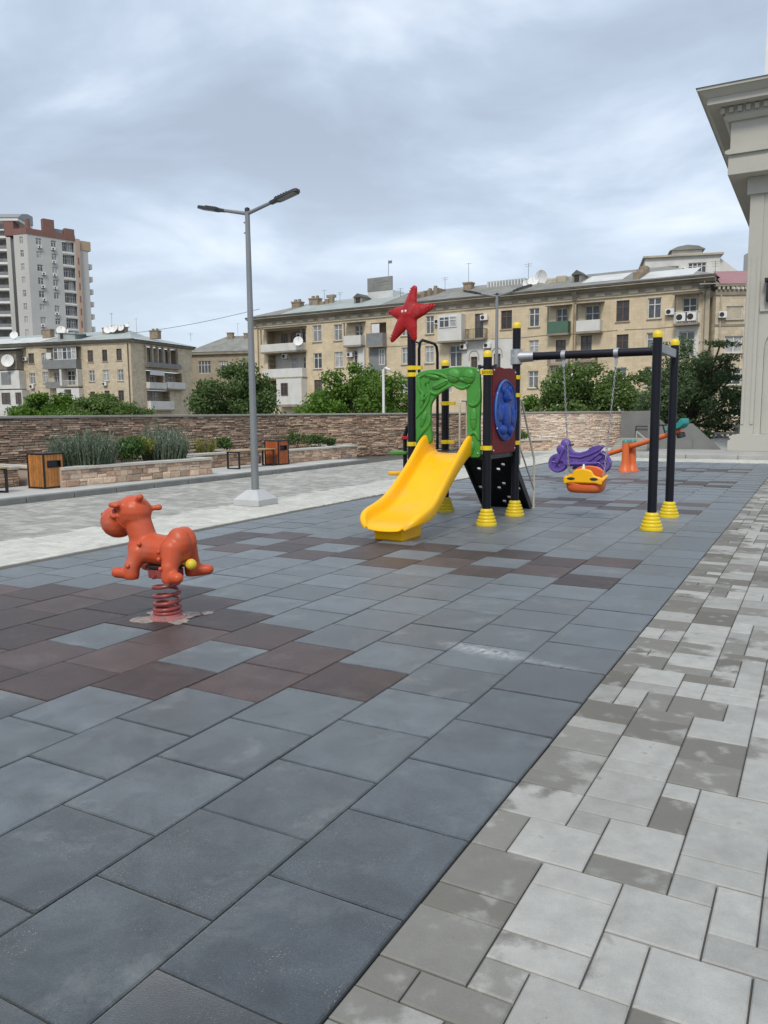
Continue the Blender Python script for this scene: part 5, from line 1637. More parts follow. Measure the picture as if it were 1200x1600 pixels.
# repainted patches of wall round single flats
MB().box(31.08, 32.08, -.05, -.008, 5.35, 9.47).box(32.92, 34.88, -.05, -.008, 5.35, 9.47).box(35.72, 37.63, -.05, -.008, 5.35, 9.47).box(32.08, 32.92, -.05, -.008, 7.71, 9.47).box(34.88, 35.72, -.05, -.008, 7.91, 9.47).build('white_patch', M['whitewall'], B)
for (x0, x1, zc) in ((31.9, 33.1, 7.75), (34.7, 35.9, 7.95)):
    pts = [(x0, zc-.5)] + [((x0+x1)/2 + (x1-x0)/2*math.cos(math.pi - math.pi*k/10), zc + .62*math.sin(math.pi*k/10)) for k in range(11)] + [(x1, zc-.5)]
    MB().tube([(p[0], -.06, p[1]) for p in pts], .045, 6).build('arched_trim', M['trim'], B)
MB().box(54.2, 54.48, -.06, -.008, 6.4, 9.6).box(55.92, 56.3, -.06, -.008, 6.4, 9.6).box(54.48, 55.92, -.06, -.008, 9.12, 9.6).build('white_patch', M['whitewall'], B)
for x, z in ((33.8, 11.6), (31.3, 8.55), (34.2, 8.55), (53.6, 10.75), (28.0, 11.55), (15.76, 8.4), (5.1, 8.7), (7.6, 11.2)):
    ac_unit(B, x, z, .55 if x < 9 and z > 8.6 else 0.0)
dish(B, 8.65, -1.35, 10.6, .62, 30, 40)
for x in (.9, 24.9, 43.95, 44.2, 56.75):
    MB().tube([(x, -.14, -1), (x, -.14, 12.8), (x, -.7, 13.6)], .06, 8).build('downpipe', M['trim'], B)
MB().box(56.55, 57.2, -.14, -.012, -1, 12.85).build('corner_pilaster', M['trim_l'], B)
for k in range(5):
    x = 20 + k*7.3
    MB().tube([(x, -.05, 9.45 + .05*k), (x+3, -.05, 9.38+.05*k), (x+6.6, -.05, 9.5+.05*k)], .018, 5).build('wall_cable', M['gutter'], B)

# ---------------------------------------------------------------- right hand neighbour
B2 = thing('apartment_building', 'beige building with pink roof squeezed between the long facade and the grey portico', 'building', (31.34, 76.0, 0), R(-4))
wz = [(.97, 2.5, 10.0, 11.2), (.95, 2.6, 6.9, 8.45), (.95, 2.62, 3.9, 5.4), (1.7, 2.9, .95, 2.55), (4.2, 5.8, 10.0, 11.2), (4.2, 5.8, 6.9, 8.45), (4.2, 5.8, 3.9, 5.4)]
bwall(B2, 9.0, -1.2, 12.2, wz, 'facade2')
for i, w in enumerate(wz): window(B2, *w, frame='pvc', glass='glass')
MB().box(1.0, 2.4, .10, .13, 10.1, 11.1).build('roller_blind', M['trim_l'], B2)
MB().box(-.02, 0, 0, 9, -1.2, 12.2).build('side_wall', M['facade2'], B2)
MB().box(-.1, 9, -.12, .2, 12.2, 12.7).box(-.2, 9.2, -.35, .2, 12.98, 13.2).build('cornice', M['trim'], B2)
for k in range(22):
    MB().box(.05+k*.4, .25+k*.4, -.32, -.125, 12.70, 12.97).build('bracket_block', M['trim_l'], B2)
MB().box(-.1, 9, -.06, .0, 9.35, 9.55).build('string_course', M['trim'], B2)
MB().add([(.2, -.4, 13.2), (9.3, -.4, 13.2), (9.3, 5.5, 15.3), (1.4, 5.5, 15.3)], [(0, 1, 2, 3)]).build('roof', M['roof_p'], B2)
MB().add([(-1.6, -.2, 13.2), (.2, -.4, 13.2), (1.0, 4.5, 14.5), (-.6, 4.5, 14.3)], [(0, 1, 2, 3)]).build('grey_roof', M['roof'], B2)
ac_unit(B2, .55, 10.1, 0, .7, .6)
MB().tube([(.42, -.1, -1), (.42, -.1, 12.2)], .07, 8).build('downpipe', M['trim_l'], B2)
antenna(B2, .95, 3.5, 14.2, 16.0, 3)

# ---------------------------------------------------------------- white building over the roof
B3 = thing('white_building', 'white rendered building with a small penthouse rising over the right end of the long roof', 'building', (36.2, 112, 0), R(-14))
bwall(B3, 9.6, -1, 22.3, [(2.9, 4.4, 19.9, 21.1), (5.6, 7.9, 20.0, 21.4)], 'whitewall')
window(B3, 2.9, 4.4, 19.9, 21.1, mull=2, sill=False); window(B3, 5.6, 7.9, 20.0, 21.4, mull=3, glass='glassdark', sill=False)
MB().box(-.02, 0, 0, 9, -1, 22.3).box(9.6, 9.62, 0, 12, -1, 22.3).build('side_wall', M['whitewall'], B3)
MB().box(-.3, 10.0, -.4, 12, 22.3, 22.55).build('roof_edge', M['trim_l'], B3)
MB().box(3.6, 7.4, 1.0, 6, 22.55, 23.3).build('penthouse', M['whitewall'], B3)
MB().prism([(3.2, 23.3), (7.8, 23.3), (6.9, 23.75), (5.5, 23.95), (4.2, 23.75)], .6, 6.4, 'y').build('penthouse_roof', M['roof'], B3)
MB().prism([(9.62, 22.0), (14.2, 18.4), (14.2, -1), (9.62, -1)], .5, 9, 'y').build('stair_wing', M['whitewall'], B3)
ac_unit(B3, 5.0, 20.2, 0, .7, .6); ac_unit(B3, 8.6, 19.0, 0, .7, .6)

B4 = thing('tower_block', 'sliver of a pale high rise just left of the grey portico', 'building', (69.8, 150, 0), R(-5))
bwall(B4, 9, -1, 31.5, [(.5, 1.6, 18+3.0*k, 19.6+3.0*k) for k in range(4)], 'tower')
for k in range(4):
    window(B4, .5, 1.6, 18+3.0*k, 19.6+3.0*k, sill=False)
    parapet(B4, -1.0, .4, 17.6+3.0*k, 18.7+3.0*k, .9, 'tower')
MB().box(-.02, 0, 0, 9, -1, 31.5).build('side_wall', M['tower'], B4)

# ---------------------------------------------------------------- left building: two facades from one corner
B5 = thing('apartment_building', 'three storey beige corner building with grey balconies on the left, before the high rise', 'building', (-40.5, 129.3, 0), R(-19.75))
L5 = 34.0
# local x from the corner: negative to the left; shift so that wall builder can start at 0
B5w = [(-8.5, -7.4, 10.3, 12.2, 0), (-5.6, -4.6, 10.35, 12.2, 0), (-2.8, -1.75, 10.4, 12.25, 0), (-8.45, -7.3, 7.15, 8.95, 1), (-5.65, -4.45, 7.19, 8.95, 1), (-2.77, -1.6, 7.13, 8.95, 1), (-8.4, -7.4, 3.9, 5.5, 0), (-5.5, -4.5, 3.9, 5.6, 0), (-2.8, -1.7, 3.9, 5.6, 0),
       (-20.8, -19.6, 10.4, 12.1, 0), (-18.0, -16.95, 10.45, 12.1, 1), (-20.8, -19.6, 6.98, 8.8, 1), (-18.0, -16.85, 7.1, 8.95, 1), (-18.0, -17.0, 4.0, 5.5, 0)]
dn = [(-15.6, -14.6, 6.6, 8.9), (-12.9, -11.3, 6.6, 9.0), (-12.6, -11.4, 3.5, 5.9), (-15.5, -14.6, 9.7, 12.2)]
bwall(B5, L5, -1, 13.2, [(a+L5, b+L5, c, d) for a, b, c, d, _ in B5w] + [(a+L5, b+L5, c, d) for a, b, c, d in dn], 'facade2').location.x = -L5
for a, b, c, d, k in B5w: window(B5, a, b, c, d, frame='pvc' if k else 'brownframe', glass='glass' if k else 'glassdark')
for a, b, c, d in dn: window(B5, a, b, c, d, frame='pvc', glass='glassdark', sill=False)
MB().prism([(-.08, 13.2), (-.45, 13.38), (-.55, 13.55), (.3, 13.6), (.3, 13.2)], -L5, .5, 'x').build('cornice', M['trim'], B5)
MB().prism([(-.62, 13.55), (-.66, 13.75), (.2, 13.8), (.2, 13.6)], -L5, .6, 'x').build('gutter', M['gutter'], B5)
gb_ = MB().box(-16.75, -9.85, -1.25, -1.15, 9.5, 10.75).box(-16.75, -16.65, -1.15, 0, 9.5, 10.75).box(-9.95, -9.85, -1.15, 0, 9.5, 10.75).box(-16.8, -9.8, -1.3, 0, 9.3, 9.49).build('glazed_balcony', M['bgrey'], B5)
for k in range(5):
    window(gb_, -14.4+k*.93, -13.47+k*.93, 10.76, 12.7, -1.25-.12, 'pvc', 'glass', sill=False, mull=0)
MB().box(-16.9, -9.7, -1.4, 0, 12.72, 12.85).build('balcony_roof', M['gutter'], gb_)
MB().box(-16.3, -15.2, -.9, -.87, 11.0, 12.0).build('laundry', M['cloth'], B5)
parapet(B5, -13.3, -9.8, 6.45, 7.3, 1.1, 'white', rails=True); parapet(B5, -16.6, -13.5, 6.35, 7.2, 1.0, 'bgrey')
MB().box(-13.4, -13.0, -1.2, -.02, 6.5, 9.2).box(-9.95, -9.75, -1.2, -.02, 6.5, 9.2).build('white_pier', M['whitewall'], B5)
MB().box(-14.3, -12.7, -1.1, -.01, 2.6, 6.1).box(-11.3, -9.7, -1.1, -.01, 2.6, 6.1).box(-12.7, -11.3, -1.1, -.01, 5.9, 6.1).build('ground_floor_annex', M['whitewall'], B5)
sh = MB().box(-30, -21.9, -1.6, -.01, 9.4, 12.5).build('plank_loggia', M['shed'], B5)
MB().prism([(-2.3, 12.7), (-2.3, 12.8), (0, 13.15), (0, 13.05)], -30.5, -21.2, 'x').build('loggia_roof', M['roof_g'], sh)
for k in range(18):
    MB().box(-29.9+k*.45, -29.8+k*.45, -1.63, -1.602, 9.5, 12.4).build('batten', M['trim'], sh)
mb_ = MB().box(-26.0, -21.6, -1.5, -.01, 6.2, 9.25).build('closed_balcony', M['whitewall'], B5)
MB().box(-25.5, -23.4, -1.53, -1.502, 6.9, 9.0).build('grey_sheet', M['bgrey'], mb_)
MB().box(-32, -26.1, -1.5, -.01, 6.2, 9.25).build('closed_balcony', M['bgrey'], B5)
wg = MB().box(-30, -21.0, -1.7, -.01, -1, 6.0).build('white_annex', M['whitewall'], B5)
for a, b in ((-25.4, -23.6), (-22.4, -21.2), (-28.4, -27.0)): window(wg, a, b, 3.65, 5.55, -1.7-.22, 'brownframe', 'glassdark', sill=False)
dish(B5, -23.1, -2.2, 10.8, 1.05, 25, 30)
ac_unit(B5, -21.3, 10.9); ac_unit(B5, -20.2, 6.2, 0, .8, .7); ac_unit(B5, -5.2, 6.4, 0, .8, .6)
MB().tube([(-.45, -.15, -1), (-.45, -.15, 13.1)], .08, 8).build('downpipe', M['brownframe'], B5)
# gable side, running away to the right (local y)
W5 = 17.5
Ry = Matrix.Rotation(R(90), 4, 'Z')
side_ops = [(3.6, 13.0, 9.75, 12.9), (3.7, 8.6, 5.95, 9.0), (8.9, 14.1, 6.2, 8.9), (3.8, 10.2, 2.6, 5.7)]
sw_ = bwall(B5, W5, -1, 13.2, side_ops, 'facade2', name='side_wall'); sw_.rotation_euler = (0, 0, R(90))
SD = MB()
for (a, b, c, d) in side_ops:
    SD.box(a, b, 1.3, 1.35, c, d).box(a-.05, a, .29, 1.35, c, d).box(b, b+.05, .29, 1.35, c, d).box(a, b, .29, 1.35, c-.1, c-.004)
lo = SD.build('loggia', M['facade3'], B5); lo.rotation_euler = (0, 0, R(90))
def side(o):
    o.rotation_euler = (0, 0, R(90)); return o
for (a, b, c, d, m) in ((3.6, 13.0, 9.6, 10.3, 'bgrey'), (3.7, 8.4, 5.9, 7.0, 'whitewall'), (9.0, 14.0, 6.0, 7.2, 'whitewall'), (3.8, 10.4, 2.4, 3.9, 'whitewall')):
    side(parapet(B5, a, b, c+.1, d, .7, m))
for x in (3.7, 5.5, 7.0, 8.6, 10.4, 12.8):
    side(MB().box(x-.12, x+.12, -.3, .2, 9.7, 13.1).build('loggia_post', M['trim_l'], B5))
for x in (4.3, 6.6, 9.4, 11.4):
    side(window(B5, x, x+1.3, 10.3, 12.5, 1.1, 'brownframe', 'glassdark', sill=False))
for x in (4.3, 6.4, 9.6, 11.6):
    side(window(B5, x, x+1.2, 6.6, 8.8, 1.1, 'pvc', 'glassdark', sill=False))
for x in (4.6, 7.0):
    side(window(B5, x, x+1.4, 3.5, 5.4, 1.1, 'pvc', 'glass', sill=False))
side(MB().box(4.3, 8.2, -.5, -.45, 8.2, 9.0).build('awning', M['cloth'], B5))
side(MB().prism([(-.08, 13.2), (-.45, 13.38), (-.55, 13.55), (.3, 13.6), (.3, 13.2)], .0, W5+.4, 'x').build('cornice', M['trim'], B5))
side(MB().prism([(-.62, 13.55), (-.66, 13.75), (.2, 13.8), (.2, 13.6)], .0, W5+.5, 'x').build('gutter', M['gutter'], B5))
rf5 = MB().add([(-L5, -.7, 13.78), (.7, -.7, 13.78), (-5.6, 7.5, 16.0), (-L5, 7.5, 16.0), (.7, W5+.5, 13.78), (-7, W5-4, 15.6)], [(0, 1, 2, 3), (1, 4, 5, 2)]).build('roof', M['roof_g'], B5)
MB().add([(-L5, -.74, 13.82), (-17.5, -.74, 13.82), (-17.5, 4.5, 15.25), (-L5, 4.5, 15.25)], [(0, 1, 2, 3)]).build('roof_sheet', M['roof_w'], rf5)
chimney(rf5, -20.3, -18.6, 3.0, 4.0, 14.2, 16.4); chimney(rf5, -17.2, -16.4, 3.6, 4.6, 14.4, 16.6)
chimney(rf5, -9.5, -5.0, 5.2, 6.2, 14.8, 16.4, pots=4); chimney(rf5, -1.6, .0, 7.4, 8.4, 14.4, 15.8, pots=2)
for a in ((-7.8, 4.6, 15.9, .75, 20), (-6.3, 4.4, 16.0, .8, -10), (-5.3, 4.7, 16.1, .6, 15), (-16.4, 3.2, 16.0, .8, 30), (-26.5, 3.0, 15.6, .7, 25), (-15.6, 3.5, 15.7, .6, -10), (-4.0, 5, 16.6, .45, 0)):
    dish(rf5, a[0], a[1], a[2], a[3], a[4], 45)
antenna(rf5, -7.0, 4.6, 15.6, 18.7, 2); antenna(rf5, -2.4, 5, 15.2, 17.6, 1); antenna(rf5, 5.5-2, 12, 14.2, 15.6, 2)
o = MB().box(-14.6, -11.2, .4, 3.2, 14.0, 15.3).build('dormer', M['roof_g'], rf5)
MB().add([(-15.0, .2, 15.35), (-10.2, .2, 14.9), (-10.2, 3.6, 15.2), (-15.0, 3.6, 15.5)], [(0, 1, 2, 3)]).build('dormer_roof', M['roof_g'], o)
MB().box(-14.2, -13.6, .36, .39, 14.3, 15.1).build('dormer_opening', M['dark'], o)

# ---------------------------------------------------------------- small building in the gap
B6 = thing('apartment_building', 'small dull beige building with hipped roof in the gap behind the dark green tree', 'building', (-38.0, 158, 0), R(-14))
w6 = [(1.8, 4.5, 9.6, 12.0), (6.2, 8.2, 9.9, 11.9), (10.5, 11.8, 9.8, 11.9)]
bwall(B6, 16, -1, 13.2, w6, 'facade3')
for w in w6: window(B6, *w, mull=3 if w[1]-w[0] > 1.5 else 1, sill=False)
MB().box(-.02, 0, 0, 10, -1, 13.2).build('side_wall', M['facade3'], B6)
MB().box(-.4, 16.4, -.5, .2, 13.2, 13.7).build('cornice', M['trim'], B6)
r6 = MB().add([(-.6, -.6, 13.7), (16.6, -.6, 13.7), (11, 6, 17.2), (5.5, 6, 17.2), (-.6, 12, 13.7), (16.6, 12, 13.7)], [(0, 1, 2, 3), (0, 3, 4), (1, 5, 2)]).build('roof', M['roof'], B6)
chimney(r6, 6.0, 7.2, 4.6, 5.4, 15.8, 17.8); chimney(r6, 9.6, 10.4, 4.6, 5.4, 15.8, 17.6)
antenna(r6, 8.2, 5, 16.5, 19.6, 1)
B7 = thing('red_house', 'tiny glimpse of a reddish brick house between the left building and the small one', 'house', (-41.5, 176, 0), R(-10))
bwall(B7, 5.5, -1, 10.2, [(1.2, 2.4, 7.0, 8.8), (3.4, 4.5, 7.0, 8.8)], 'terracotta')
for a, b in ((1.2, 2.4), (3.4, 4.5)): window(B7, a, b, 7.0, 8.8, glass='glassdark')
MB().prism([(-.3, 10.2), (5.8, 10.2), (2.7, 11.8)], -.3, 6, 'y').build('roof', M['roof'], B7)

# ---------------------------------------------------------------- the high rise at the left
B8 = thing('tower_block', 'grey high rise with terracotta parapet and dark stacked loggias at the far left', 'building', (-82.3, 190, 0), R(47))
LT = 14.8; Z8 = 43.6
ft = [Z8 - 3.02*(k+1) for k in range(14)]
t_ops = []
for z in ft:
    t_ops += [(2.0, 3.35, z+.9, z+2.45), (5.6, 6.85, z+.9, z+2.4), (8.3, 11.3, z+.25, z+2.65)]
bwall(B8, 11.6, -1, Z8, t_ops, 'tower', rev=.3)
rt = random.Random(9)
for z in ft:
    window(B8, 2.0, 3.35, z+.9, z+2.45, sill=False); window(B8, 5.6, 6.85, z+.9, z+2.4, sill=False)
    if rt.random() < .6: ac_unit(B8, 2.3 + rt.random()*1.2, z+.1, 0, .85, .6)
    if rt.random() < .4: ac_unit(B8, 6.0, z+.1, 0, .85, .6)
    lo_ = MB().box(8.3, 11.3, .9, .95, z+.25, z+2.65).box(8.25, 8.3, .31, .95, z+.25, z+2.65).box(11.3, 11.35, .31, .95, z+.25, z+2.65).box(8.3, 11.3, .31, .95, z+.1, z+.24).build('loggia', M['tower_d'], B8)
    window(lo_, 8.5, 9.7, z+.4, z+2.5, .68, 'pvc', 'glassdark', sill=False); window(lo_, 9.9, 11.1, z+.4, z+2.5, .68, 'pvc', 'glass', sill=False)
    MB().box(8.3, 11.3, -.03, .05, z-.1, z+.24).build('loggia_slab', M['white'], lo_)
MB().box(0, 11.6, -.12, .25, Z8, Z8+1.3).box(-.02, .25, .25, 14, Z8, Z8+1.3).build('parapet', M['terracotta'], B8)
for (x0, x1, z1) in ((.2, .9, 2.9), (4.0, 6.6, 3.6), (9.2, 11.5, 2.2)):
    MB().box(x0, x1, -.10, 1.2, Z8+1.3, Z8+1.3+z1-.8).build('terracotta_turret', M['terracotta'], B8)
MB().box(6.7, 9.0, .8, 1.4, Z8+1.3, Z8+2.4).build('roof_plant', M['greyp'], B8)
MB().box(11.6, 12.6, -.35, 12, -1, Z8+.6).build('salmon_strip', M['salmon'], B8)
MB().box(12.6, 14.9, .25, 12, -1, Z8-1.8).build('side_wing', M['tower'], B8)
MB().box(12.6, 15.6, .10, 12, Z8-1.8, Z8+.4).build('ochre_band', M['ochre'], B8)
for z in ft[1:]:
    b8 = MB().box(14.9, 16.0, .6, 5, z, z+.2).box(15.9, 16.0, .6, 5, z+.2, z+1.2).box(14.9, 15.9, .6, .7, z+.2, z+1.2).build('balcony', M['tower'], B8)
    MB().box(11.9, 12.2, -.40, -.352, z+.6, z+2.2).build('strip_recess', M['terracotta'], B8)
# left face of the tower, turned away, and the loggia stack beside it
lf_ops = [(1.2, 2.1, z+.9, z+2.45) for z in ft]
lw = bwall(B8, 3.7, -1, Z8, [(3.7-b, 3.7-a, c, d) for a, b, c, d in lf_ops], 'tower', name='left_wall')
lw.rotation_euler = (0, 0, R(-62)); lw.location = (-3.7*math.cos(R(62)), 3.7*math.sin(R(62)), 0)
for z in ft:
    o = window(B8, 1.6, 2.5, z+.9, z+2.45, sill=False); o.rotation_euler = lw.rotation_euler; o.location = lw.location
o = MB().box(0, 3.7, -.1, .25, Z8, Z8+1.3).build('parapet', M['terracotta'], B8); o.rotation_euler = lw.rotation_euler; o.location = lw.location
LG = thing('tower_block', 'stack of dark open loggias with pale slabs under a grey roof, at the left edge', 'building', (-108.0, 193.0, 0), R(2))
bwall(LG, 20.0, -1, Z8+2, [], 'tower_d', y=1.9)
for i, z in enumerate(ft):
    MB().box(0, 20.0, -.25, 1.9, z-.15, z+.35).build('loggia_slab', M['white'], LG)
    MB().box(0, 20.0, -.22, -.17, z+.35, z+1.15).build('balustrade', M['bgrey'], LG)
    for x in (16.2, 18.2):
        MB().box(x, x+1.0, 1.82, 1.88, z+.36, z+2.3).build('door', M['glassdark'], LG)
MB().box(19.3, 20.3, -.4, 1.9, -1, Z8).build('end_pier', M['tower'], LG)
MB().box(0, 19.3, -.3, 1.9, Z8-.2, Z8+.3).build('loggia_slab', M['white'], LG)
MB().box(19.0, 21.2, -.5, 3, Z8+.3, Z8+3.6).build('terracotta_corner', M['terracotta'], LG)
MB().box(0, 22.4, -.6, 8, Z8+3.7, Z8+4.4).build('eaves', M['white'], LG)
MB().prism([(-.8, Z8+4.4), (8, Z8+4.4), (8, Z8+6.6), (5, Z8+6.5), (1.5, Z8+5.7)], 0, 22.6, 'x').build('roof', M['greyp'], LG)

# ================================================================== GREY STONE PORTICO AT THE RIGHT
px_, py_, _ = ab(-1.46, 29.6)
PB = thing('portico_building', 'pale grey limestone portico with heavy dentilled cornice cut by the right edge', 'building', (px_, py_, 0.115), ROT)
MB().prism([(-.34, 0), (-.34, .34), (-.24, .40), (-.30, .44), (-.30, .50), (-.06, .56), (5, .56), (5, 0)], -.34, 22, 'y').build('plinth', M['portico'], PB, bevel=0.01)
# front pilaster with recessed arched panel
pf = MB()
hw = 8.95
pts_o = [(0, .56), (7.0, .56), (7.0, hw), (0, hw)]
MB().box(0, .42, 0, 20, .56, hw).build('corner_pilaster', M['portico'], PB, bevel=0.01)
MB().box(.02, .10, -.035, -.002, .9, 6.4).box(.30, .40, -.035, -.002, .9, 6.4).build('pilaster_strip', M['portico'], PB)
arc = [(.62, .56)] + [(.62, 3.4)] + [(.62 + 1.5*(1-math.cos(math.pi/2*k/10)), 3.4 + 1.1*math.sin(math.pi/2*k/10)) for k in range(1, 11)] + [(3.6, 4.5)]
MB().prism([(.423, .56), (.62, .56)] + arc[1:] + [(3.6, hw), (.423, hw)], .03, .45, 'y').build('front_wall', M['portico'], PB)
MB().box(.63, 3.6, .13, .42, .57, 4.6).build('recessed_panel', M['portico'], PB)
MB().box(.45, 3.6, -.05, .02, 4.62, 4.80).build('sill_band', M['portico'], PB)
lt = MB().box(.62, .86, -.26, -.02, 4.9, 5.55).build('wall_lantern', M['black'], PB, bevel=0.02)
MB().box(.56, .92, -.30, .0, 5.56, 5.66).build('lantern_cap', M['black'], lt)
# capital and entablature
MB().box(-.10, .52, -.10, 20, hw-.55, hw-.002).build('capital', M['portico'], PB, bevel=0.012)
MB().box(-.66, 8, -.66, 22, hw, hw+.62).build('architrave', M['portico'], PB, bevel=0.012)
MB().prism([(-.66, hw+.62), (-.76, hw+.66), (-.76, hw+.74), (-.62, hw+.78), (8, hw+.78), (8, hw+.62)], -.76, 22, 'y').build('moulding', M['portico'], PB)
MB().box(-.62, 8, -.62, 22, hw+.782, hw+1.65).build('frieze', M['portico'], PB)
MB().box(.6, 8, -.66, -.622, hw+.95, hw+1.08).build('frieze_moulding', M['portico'], PB)
cz = hw + 1.652
def band(e0, z0, z1, name='cornice', e1=None):
    e1 = e0 if e1 is None else e1
    mb = MB()
    V = [(-e0, -e0, z0), (8, -e0, z0), (8, 24, z0), (-e0, 24, z0), (-e1, -e1, z1), (8, -e1, z1), (8, 24, z1), (-e1, 24, z1)]
    mb.add(V, [(3,2,1,0),(4,5,6,7),(0,1,5,4),(1,2,6,5),(2,3,7,6),(3,0,4,7)])
    return mb.build(name, M['portico'], PB)
band(.72, cz, cz+.13, e1=.85); band(.80, cz+.132, cz+.42)
band(1.28, cz+.422, cz+.62); band(1.30, cz+.622, cz+.80, e1=1.52); band(1.57, cz+.802, cz+.89)
MB().add([(-1.61, -1.61, cz+.892), (8, -1.61, cz+.892), (8, 24, cz+.93), (-1.61, 24, cz+.93)], [(0, 1, 2, 3)]).build('cornice_flashing', M['greyp'], PB)
dme = MB().bc(0, -.02, 0, .13, .10, .16).mesh('dentil', M['portico'])
for k in range(26):
    link('dentil', dme, PB, (-.86 + k*.25, -.83, cz+.30))
for k in range(40):
    o = link('dentil', dme, PB, (-.83, -.6 + k*.25, cz+.30)); o.rotation_euler.z = R(-90)
MB().box(.30, 8, .2, 20, cz+.9, cz+7).build('upper_storey', M['portico'], PB)
MB().box(.24, .42, .10, .3, cz+.96, cz+7).build('upper_corner', M['white'], PB)

# ================================================================== CONCRETE STAIR CHEEKS, BALUSTRADE
def cheek(a0, a1, b, prof, label, th=.35):
    p = ab(a0, b, 0.0)
    t = thing('stair_wall', label, 'wall', p, ROT, 'grey concrete stair cheek walls')
    MB().prism(prof, 0, th, 'y').build('cheek', M['concrete_d'], t, bevel=0.01)
    return t
t1 = cheek(-6.35, 0, 34.2, [(-.1, 0), (-.1, 1.48), (1.05, 1.50), (2.55, .1), (2.55, 0)], 'grey rendered stair cheek joining the right end of the rose stone wall')
MB().tube([(.55, -.12, .35), (.55, -.12, .86), (1.15, -.12, .86), (1.75, -.12, .10)], .026, 8).build('handrail', M['black'], t1)
t2 = cheek(-4.55, 0, 30.2, [(-.05, 0), (-.05, .98), (1.45, 1.03), (2.45, 0.1), (2.45, 0)], 'lower grey stair cheek with slanted end behind the teal seesaw saddle')
MB().box(.75, 1.5, -.06, -.002, .12, .48).build('panel', M['concrete_d'], t2)
MB().tube([(-.4, -.25, .75), (.35, -.25, .12)], .03, 8).tube([(-.4, -.25, .75), (-.4, -.25, .1)], .025, 8).build('handrail', M['concrete'], t2)
st = thing('stone_steps', 'pale stone steps between the two grey stair cheeks', 'steps', ab(-6.1, 31.0), ROT)
for k in range(5):
    MB().box(0, 2.0, k*.34, (k+1)*.34-.004, 0, .085*(k+1)).build('step', M['coping'], st, bevel=0.01)
bl = thing('balustrade', 'low pale balustrade with a squat pier beyond the steps, left of the portico plinth', 'balustrade', (17.0, 40.5, -.35), R(-8))
MB().box(-.5, 3.2, 0, .3, 0, .18).box(-.5, 3.2, 0, .3, .62, .74).build('rails', M['coping_l'], bl)
for k in range(13):
    MB().lathe([(.05, .18), (.085, .28), (.05, .45), (.07, .62)], 10, (-.35+k*.27, .15, 0)).build('baluster', M['coping_l'], bl, smooth=40)
pr_ = MB().box(1.0, 1.75, -.15, .45, 0, .95).box(.9, 1.85, -.22, .52, .952, 1.10).build('pier', M['coping_l'], bl)

# ================================================================== TREES
def tree(name, label, loc, lobes, mat, n, leaf, trunk_r, seed, limbs=7, group='trees behind the stone wall', extra=None, shell=.35, aspect=.6):
    t = thing(name, label, 'tree', loc, 0.0, group)
    r = random.Random(seed)
    tr = MB()
    cx = sum(l[0] for l in lobes)/len(lobes); cy = sum(l[1] for l in lobes)/len(lobes)
    top = max(l[2] for l in lobes)
    fork = top*.32
    tr.tube([(0, 0, -.1), (.04, .02, fork*.5), (cx*.1, cy*.1, fork)], [trunk_r, trunk_r*.85, trunk_r*.7], 10)
    for l in r.sample(lobes[:-9], min(limbs, len(lobes)-9)) + lobes[-9:]:
        mid = (l[0]*.45 + r.uniform(-.2, .2), l[1]*.45 + r.uniform(-.2, .2), fork + (l[2]-fork)*.55)
        tr.tube([(cx*.1, cy*.1, fork*.92), mid, (l[0]*.9, l[1]*.9, l[2]), (l[0]*1.15, l[1]*1.15, l[2]+l[5]*.6)], [trunk_r*.55, trunk_r*.36, trunk_r*.2, trunk_r*.05], 7)
    tr.build('trunk', M['bark'], t, smooth=60)
    V, F = leaves_cloud(lobes, n, leaf, seed, shell, aspect)
    link('crown', arr_mesh('crown', V, F, [M[mat]]), t)
    if extra:
        V, F = leaves_cloud(lobes, extra[1], extra[2], seed+5, .9, .9)
        link('blossom', arr_mesh('blossom', V, F, [M[extra[0]]]), t)
    return t

def dome(w, h, d, k, seed, z0=0.0, flat=.75, small=.30):
    """many small lobes arranged over a rounded mass -> uneven outline with gaps"""
    r = random.Random(seed); out_ = []
    for i in range(k):
        a = r.uniform(0, 2*math.pi); q = math.sqrt(r.random())
        x = q*math.cos(a)*w/2; y = q*math.sin(a)*d/2
        top = z0 + (h-z0)*(1-q*q*flat)
        z = r.uniform(z0 + (top-z0)*.25, top*.92)
        s = r.uniform(.6, 1.25)*small
        out_.append((x, y, z, w*s*.5, d*s*.5, (h-z0)*s*.42))
    return out_
ZG = -1.1
def tloc(px, Y): return ((px-600)/1240.0*Y, Y, ZG)
tree('broadleaf_tree', 'bright green low round tree in front of the white annex, far left', tloc(82, 64), dome(5.2, 4.9, 3.6, 60, 2, z0=1.2, flat=.45, small=.30), 'leaf_b', 16000, .12, .12, 2)
tree('broadleaf_tree', 'mid green low spreading tree in front of the left building corner', tloc(163, 62), dome(6.4, 4.7, 4, 70, 3, z0=1.0, flat=.45, small=.28), 'leaf_m', 19000, .11, .12, 3)
tree('broadleaf_tree', 'dark green wide tree behind the nearest lamp post', tloc(366, 58), dome(7.4, 6.7, 5, 62, 4, z0=.6, small=.26), 'leaf_d', 22000, .115, .18, 4)
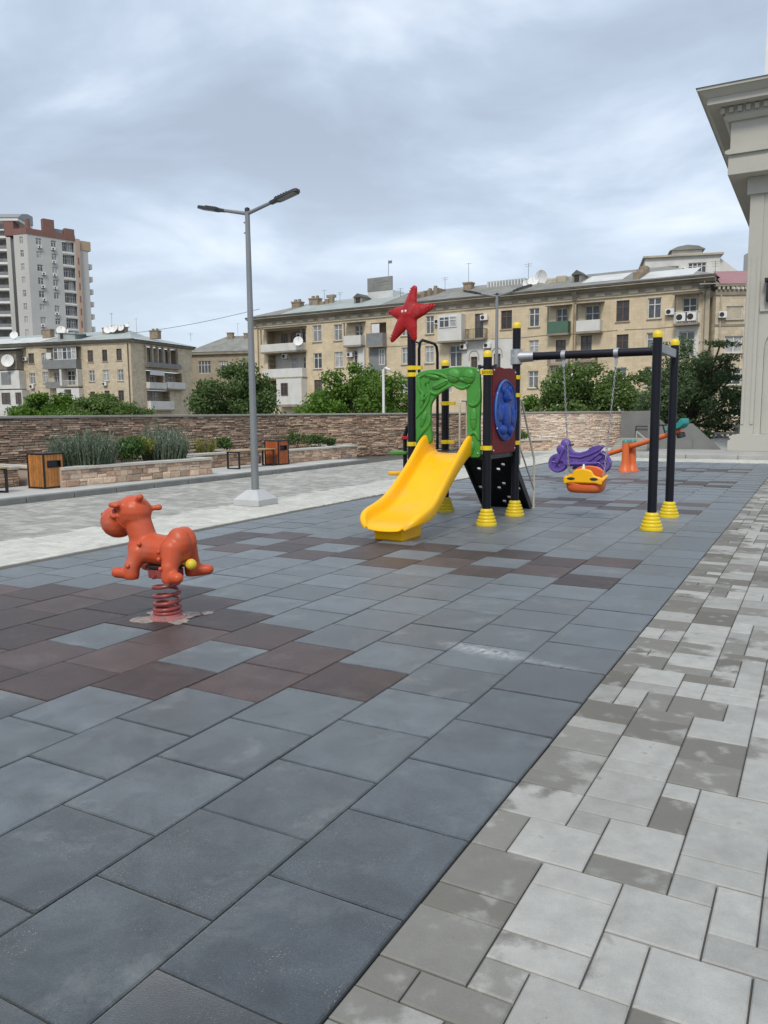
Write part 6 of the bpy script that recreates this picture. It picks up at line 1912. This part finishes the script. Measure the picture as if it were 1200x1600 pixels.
tree('broadleaf_tree', 'fresh green dense tree left of the starfish post', tloc(562, 54), dome(7.9, 6.4, 5.5, 66, 5, z0=.6, flat=.6, small=.27), 'leaf_b', 26000, .11, .18, 5)
tree('shrub_tree', 'low green bush under the fresh green tree, beside the white bay', tloc(505, 52), dome(3.0, 2.6, 2.4, 22, 16), 'leaf_b', 5000, .10, .08, 16)
tree('broadleaf_tree', 'low bright green bush tree right of the red play panel', tloc(842, 50), dome(4.4, 4.1, 3.6, 34, 6), 'leaf_b', 11000, .105, .12, 6)
tree('flowering_tree', 'tree dotted with pale blossom behind the swing chains', tloc(912, 47), dome(5.8, 6.1, 4.4, 54, 7, z0=.8, flat=.55), 'leaf_m', 20000, .10, .15, 7, extra=('blossom', 420, .075))
tree('broadleaf_tree', 'dull dark tree behind the swing beam, between blossom tree and swing posts', tloc(985, 49), dome(5.6, 5.9, 4.6, 50, 8, z0=.6, flat=.5), 'leaf_d', 19000, .10, .16, 8)
tree('feathery_tree', 'large dark feathery tree with drooping sprays right of the swing posts', tloc(1075, 42), [l for l in dome(6.1, 7.6, 4.6, 74, 9, z0=.4, flat=.6, small=.21)] + [(1.9, 0, 5.3, 1.0, .6, .22), (2.3, .2, 4.3, 1.0, .6, .2), (1.6, -.3, 6.0, .9, .5, .2), (2.5, .1, 3.4, 1.0, .6, .22), (2.6, 0, 2.5, .9, .6, .2), (-1.6, 0, 6.0, .6, .4, .2), (1.2, 0, 6.1, .7, .4, .14), (2.4, .2, 1.7, .8, .5, .3)], 'leaf_f', 26000, .095, .2, 9, limbs=12, aspect=.42)
tree('shrub_tree', 'small bush at the foot of the feathery tree beside the balustrade', tloc(1105, 39), dome(2.4, 1.9, 2, 18, 12), 'leaf_d', 4000, .08, .07, 12)

# thin overhead wire crossing the sky gap
wr = MB().tube([(-39.5 + i*2.3, 128 - i*1.9, 14.5 + 1.1*(i/10) - .9*math.sin(math.pi*i/10)*.35) for i in range(11)], .035, 5)
tag(wr.build('overhead_wire', M['gutter']), 'thin dark wire strung across the sky between the left building and the long facade', 'wire')
